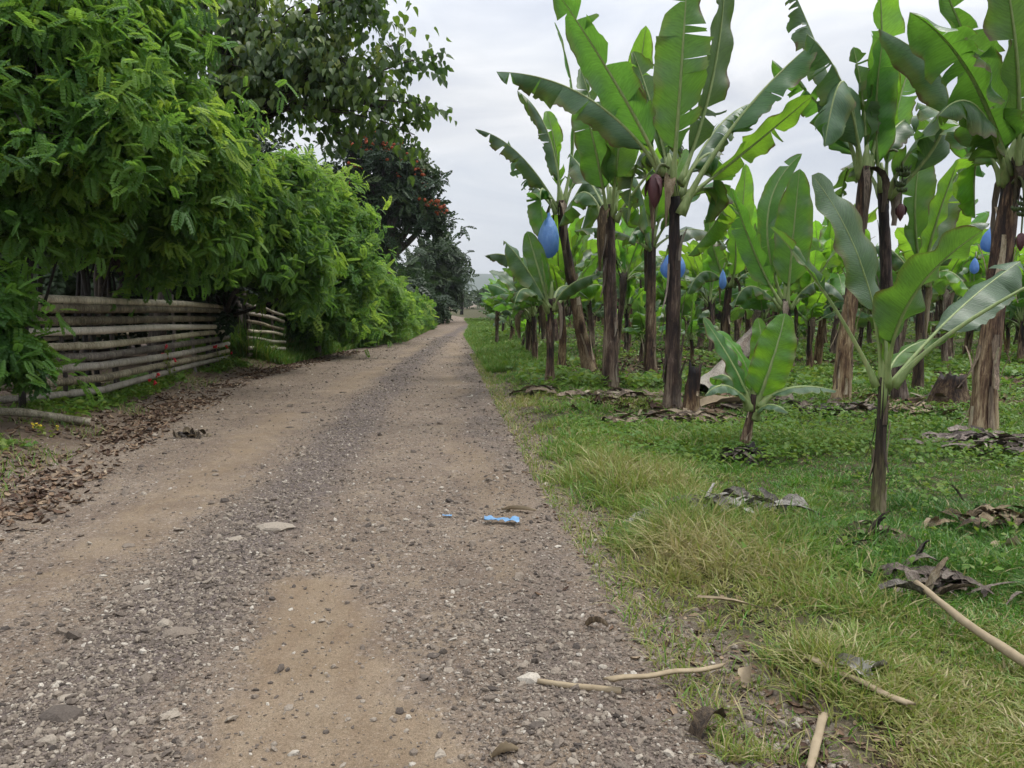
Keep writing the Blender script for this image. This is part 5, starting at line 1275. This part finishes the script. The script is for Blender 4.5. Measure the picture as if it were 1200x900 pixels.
pole("dry_stick", "thin dry stick lying across the right edge of the road", "stick", [(630, 800), (668, 806), (728, 812)], .011, .016, PALE)
slat("split pale bamboo piece touching the thin dry stick by the road edge", (712, 812), (846, 792), .015, 712)
slat("striped flat bamboo strip in the thin grass near the bottom right", (943, 784), (1067, 839), .018, 943)
slat("short upright looking bamboo strip cut by the bottom edge of the photo", (964, 856), (948, 915), .016, 964)
st = pole("leaf_stalk", "long pale yellow banana leaf stalk reaching in from the right edge", "leaf stalk", [(1072, 712, .10), (1130, 752, .06), (1200, 796, .04), (1290, 850, .02)], .015, .027, PALE, .02)
one_leaf("grey shrivelled leaf tip at the head of the long pale stalk", 1055, 716, .20, .09, GREYL, 3, 2.9, .09, .03)
one_leaf("tan curled dry leaf standing in the grass right of the road", 878, 806, .12, .075, PALE, 4, 1.2, .05, .04)
one_leaf("grey folded dry leaf just above the striped bamboo strip, the left of two", 998, 796, .15, .06, GREYL, 5, 2.2, .03, .04)
one_leaf("grey folded dry leaf just above the striped bamboo strip, the right of two", 1026, 798, .14, .06, GREYL, 6, .3, .03, .03)
one_leaf("white flat piece of dead leaf near the right edge of the grass", 1182, 650, .17, .11, PALE, 7, .2, .04, .02)
one_leaf("brown crumpled leaf at the grass corner below the thin dry stick", 832, 862, .15, .075, DEADL, 8, .6, .02, .06)
one_leaf("pale crumpled dead leaf at the bottom edge of the road", 592, 886, .10, .06, PALE, 9, .4, .004, .012)
one_leaf("red brown dry leaf at the road edge above the thin dry stick", 700, 738, .10, .05, DEADL, 10, -.3, .01, .03)
one_leaf("yellow board like piece of sheath behind the knee high sucker", 848, 480, .75, .25, PALE, 11, .2, .05, .05)
one_leaf("thin bleached leaf strip in the grass middle right", 856, 716, .34, .03, PALE, 12, -.5, .04, .01)
one_leaf("white chip of dry sheath beside the blue plastic scrap", 608, 600, .26, .05, PALE, 13, -.1, .01, .01)
for k, (px, py, sz, lab) in enumerate([(588, 613, (.25, .10), "torn light blue plastic scrap lying on the right of the road"), (524, 606, (.07, .045), "tiny light blue plastic scrap in the middle of the road")]):
    o = Gp(px, py); nx_, ny_ = 16, 8; U, Vv = np.meshgrid(np.linspace(-.5, .5, nx_), np.linspace(-.5, .5, ny_), indexing='ij')
    wd = .2 + .75 * fbm(U * 9 + 3 * k, Vv * 0 + 2, 77, 3) + .5 * np.abs(U + .1) ** .8
    g = Geo(); g.add(np.stack([U * sz[0], Vv * wd * sz[1] - U * .1 * sz[0], .008 + .055 * fbm(U * 9 + k, Vv * 7, 5, 4) * (sz[0] / .27)], -1).reshape(-1, 3), grid_q(nx_, ny_))
    link("plastic_scrap", g.mesh("plastic_scrap", [SCRAP]), None, tuple(o), lab, "plastic scrap", "scraps of blue plastic")
pile("leaf_heap", "grey heap of withered banana leaf in the long grass, middle of the verge", 858, 604, .95, .35, .20, 26, GREYL, 1, .5, .12)
pile("leaf_heap", "dark heap of rotting leaves at the foot of the young foreground plant", 1022, 640, .5, .3, .14, 16, DEADL, 2, .30, .08)
pile("leaf_heap", "blackish brown heap of stubs beside the head of the pale stalk", 1092, 690, .55, .3, .16, 18, DEADL, 3, .28, .08)
pile("leaf_heap", "dark brown heap of dead leaves at the right edge below the pale seedling", 1165, 618, .55, .35, .18, 20, DEADL, 4, .28, .09)
for k, (px, py, n, w_, lab) in enumerate([(716, 466, 26, 1.3, "litter heap round the foot of the straight dark banana stem"), (800, 494, 34, 1.4, "litter heap round the foot of the tall middle banana plant"), (690, 448, 18, 1.2, "litter heap under the left leaning banana plant"),
        (985, 486, 34, 1.5, "litter heap round the foot of the slim leaning banana plant"), (1062, 486, 30, 1.6, "litter heap round the foot of the bunch bearing banana plant"), (1150, 522, 30, 1.2, "litter heap round the foot of the stout peeling banana stem"),
        (920, 478, 34, 2.0, "brown litter row behind the knee high sucker"), (870, 538, 9, .35, "dark scraps round the stub of the knee high sucker"), (1190, 530, 20, 1.0, "litter heap at the right edge beside the stout stem"), (760, 470, 18, 1.4, "litter heap between the two dark stems in the middle"), (640, 462, 12, .9, "thin litter round the short roadside banana plant")]):
    o = pile("banana_litter", None, px, py, w_, w_ * .5, .16, n, [DEADL, SHEATH, DEADL, DARKD][k % 4], 20 + k, .5, .10, None, None); o["kind"] = "stuff"
# stubs standing in the heaps
def stub(px, py, tip, r, label, seed):
    o = Gp(px, py); g = Geo(); e = P(tip[0], tip[1], o[1] + .02) - o
    curled_strip(g, [0, 0, -.03], e * .5 + [0, .02, .02], e, r * 2.2, seed, 0, 1.1, .3); curled_strip(g, [.01, .02, -.03], e * .45 + [.01, .03, .02], e * .85, r * 2, seed + 1, 0, .9, -.4)
    link("sheath_stub", g.mesh("sheath_stub", [DARKD if seed % 2 else DEADL]), None, tuple(o), label, "stub", "withered stubs in the grass")
stub(1075, 705, (1110, 652), .032, "thick brown withered stub above the head of the pale stalk", 40)
stub(1062, 672, (1088, 632), .020, "black curled stub left of the thick brown stub", 41)
stub(1082, 712, (1142, 688), .024, "low brown stub pointing right beside the pale stalk", 42)
stub(1012, 640, (1042, 600), .014, "dark thin stub at the foot of the young foreground plant", 43)
stub(1132, 590, (1112, 568), .010, "small dark twig in the grass left of the pale seedling", 45)
# pale green seedling at the right edge
o = Gp(1186, 606); root = empty("seedling", o, "pale green broad leaved seedling at the right edge of the grass", "seedling")
g = Geo(); v, q, t_ = tube(bez((0, 0, 0), (.01, 0, .1), (0, 0, .2), 6), .006, 5); g.add(v, q, t_); link("stem", g.mesh("stem", [RIB]), root)
for k, (dx, dz, L, tilt) in enumerate([(-.10, .20, .11, .5), (.03, .27, .13, 1.2), (.11, .18, .12, .3), (-.02, .15, .10, -.2)]):
    V = np.array([(x * L * 1.2, y * L * 1.1, z * L) for x, y, z in T_HEART[0]]); ca, sa = math.cos(tilt), math.sin(tilt); dr = unit([dx, -.05 * (k + 1), .01])
    Sx = unit(np.cross([0, 0, 1], dr)); Up = np.cross(dr, Sx); Tt = dr * math.cos(.4) + np.array([0, 0, .2]); N2 = unit(np.cross(Tt, Sx)) * -1
    W_ = np.array([dx * .4, -.02, dz]) + V[:, :1] * Tt + V[:, 1:2] * Sx * 1. + V[:, 2:3] * np.array([0, -.3, 1.]); g = Geo(); g.add(W_, T_HEART[1]); link("leaf", g.mesh("leaf", [LEAFY]), root)
# bigger stones on the road
for k, (px, py, r, lab) in enumerate([(322, 618, .105, "flat pale grey stone sunk in the gravel band, the largest on the road"), (276, 632, .045, "whitish stone left of the largest flat stone"), (210, 742, .06, "brown stone in the gravel left of the tan patch"),
        (644, 838, .032, "rounded grey stone at the right of the road near the stick"), (80, 818, .04, "small white stone at the lower left among gravel"), (72, 838, .075, "dark grey flat stone at the lower left, beside a white one"), (198, 838, .030, "white chip stone left of the tan patch"),
        (628, 850, .025, "dark stone beside the rounded grey stone"), (402, 460, .05, "small dark clod on the left wheel track far off"), (358, 484, .05, "dark clod on the left wheel track beyond the dung"), (340, 501, .045, "dark stone on the left wheel track, past the dung"),
        (165, 690, .05, "brown stone on the edge of the left wheel track"), (458, 562, .05, "dark clod in the middle of the road"), (508, 768, .022, "small dark pebble near the tan patch"), (150, 640, .04, "grey stone at the left of the road")]):
    rg = np.random.default_rng(k); o = Gp(px, py); g = Geo(); me_v = ICO.copy(); F_ = [tuple(f) for f in ICOF]
    mid = {}; VV = [tuple(v) for v in me_v]; NF = []
    def mp_(a, b):
        kk = (min(a, b), max(a, b))
        if kk not in mid: mid[kk] = len(VV); VV.append(tuple(unit(np.array(VV[a]) + np.array(VV[b]))))
        return mid[kk]
    for (a, b, c_) in F_:
        x_, y_, z_ = mp_(a, b), mp_(b, c_), mp_(c_, a); NF += [(a, x_, z_), (x_, b, y_), (z_, y_, c_), (x_, y_, z_)]
    VV = np.array(VV) * (1 + rg.normal(0, .09, (len(VV), 1))); VV = VV * [r * rg.uniform(1, 1.4), r * rg.uniform(.7, 1.1), r * rg.uniform(.22, .38)] + [0, 0, r * .02]
    dark = 'dark' in lab; g.add(VV, None, NF, 0, .12 if dark else (.80 if 'whit' in lab or 'pale' in lab else .50))
    link("stone", g.mesh("stone", [STONE], False), None, tuple(o), lab, "stone", "larger stones on the road")
pile("dung_pile", "dark flat dung patch on the left side of the road", 224, 512, .34, .18, .05, 12, DARKD, 60, .12, .10, "dung", "dung on the road")
# a grey pole and small flowers at the foot of the fence
pole("fallen_pole", "grey fallen pole lying below the left end of the fence", "pole", [(-60, 490, .05), (30, 493, .06), (106, 500, .02)], .055, .045, BAMBOO)
def flowers(label, px, py, h_, n, col, seed, up=0.):
    rg = np.random.default_rng(seed); o = Gp(px, py); root = empty("flowering_weed", o, label, "flowering weed", "small flowering weeds along the fence"); g = Geo(); b = Geo()
    for k in range(n):
        e = np.array([rg.normal(0, .12), rg.normal(0, .10) - .04, h_ * rg.uniform(.6, 1.1)]); v, q, t_ = tube(bez((e[0] * .2, 0, 0), e * [.5, .5, .6], e, 6), .004, 4); g.add(v, q, t_)
        for j in range(6):
            c = e * rg.uniform(.3, 1) + rg.normal(0, .03, 3); X, Y, Z = rot_frames(1, .7); s_ = np.array([.06]); g.add(scatter(RHOMB, c[None], X, Y, Z, s_, s_, s_), [(0, 1, 2, 3)])
        for j in range(4):
            c = e + rg.normal(0, .012, 3); X, Y, Z = rot_frames(1, .9); s_ = np.array([rg.uniform(.018, .032) * (.5 if col is YEL else 1)]); b.add(scatter(ICO, c[None], X, Y, Z, s_, s_, s_ * .6), None, ICOF)
    link("stems", g.mesh("stems", [COVER]), root); link("flower_heads", b.mesh("flower_heads", [col]), root)
RED = simple("red_flower", (.42, .008, .02), (.62, .02, .035), 20, .5); YEL = simple("yellow_flower", (.65, .45, .02), (.80, .62, .04), 20, .5)
flowers("red flowered weed against the middle of the long fence, the higher one", 203, 452, .62, 4, RED, 1)
flowers("red flowered weed low at the middle of the long fence", 188, 462, .32, 3, RED, 2)
flowers("red flowered weed at the right end of the long fence", 260, 436, .50, 4, RED, 3)
flowers("small yellow flowered weed by the fallen grey pole", 56, 512, .14, 4, YEL, 4)
# green weeds along the foot of the fence and hedge
y = np.concatenate([rng.uniform(7.5, 32, 5200), rng.uniform(30, 75, 5200)]); x = xl(np.minimum(y, 60)) - .55 - np.abs(rng.normal(0, .5, len(y))) * (1 + (y > 19) + 2.5 * (y > 36))
k = smooth(fbm(x * 1.0, y * .8, 131, 3), .42, .6) * (.35 + .65 * smooth(y, 17, 20)) > rng.uniform(0, 1, len(x)); x, y = x[k], y[k]; n = len(x)
ix = np.repeat(np.arange(n), 12); N = len(ix); X, Y, Z = rot_frames(N, .6); s_ = .075 * rng.uniform(.5, 1.5, N) * (1 + .02 * y[ix])
hh = (.10 + .35 * smooth(y, 17, 22)[ix]) * rng.uniform(.1, 1, N) * rng.uniform(.5, 1.5, n)[ix]
px_, py_ = x[ix] + rng.normal(0, .09, N), y[ix] + rng.normal(0, .09, N)
link("hedge_weeds", mesh_np("hedge_weeds", scatter(RHOMB, np.stack([px_, py_, gh(px_, py_) + hh], -1), X, Y, Z, s_, s_ * .8, s_), rep([(0, 1, 2, 3)], N, 4), None, [COVER], None, True, {"tone": np.repeat(np.clip(rng.normal(.5, .2, N), 0, 1), 4)}), kind="stuff")
# ------------------------------------------------------------------ the damp air that pales the hills
hz = NT("haze_air"); vol = hz.n("ShaderNodeVolumePrincipled"); vol.inputs["Color"].default_value = (.86, .90, .95, 1); vol.inputs["Density"].default_value = .0003; vol.inputs["Anisotropy"].default_value = .3
hz.l(vol.outputs[0], hz.out.inputs["Volume"])
x0, x1, y0, y1, z0, z1 = -3000, 3000, -3000, 3000, -3.0, 130.0
Vb = np.array([(x, y, z) for z in (z0, z1) for y in (y0, y1) for x in (x0, x1)]); Qb = [(0, 2, 3, 1), (4, 5, 7, 6), (0, 1, 5, 4), (2, 6, 7, 3), (0, 4, 6, 2), (1, 3, 7, 5)]
link("haze", mesh_np("haze", Vb, Qb, None, [hz.m], None, False), kind="stuff")
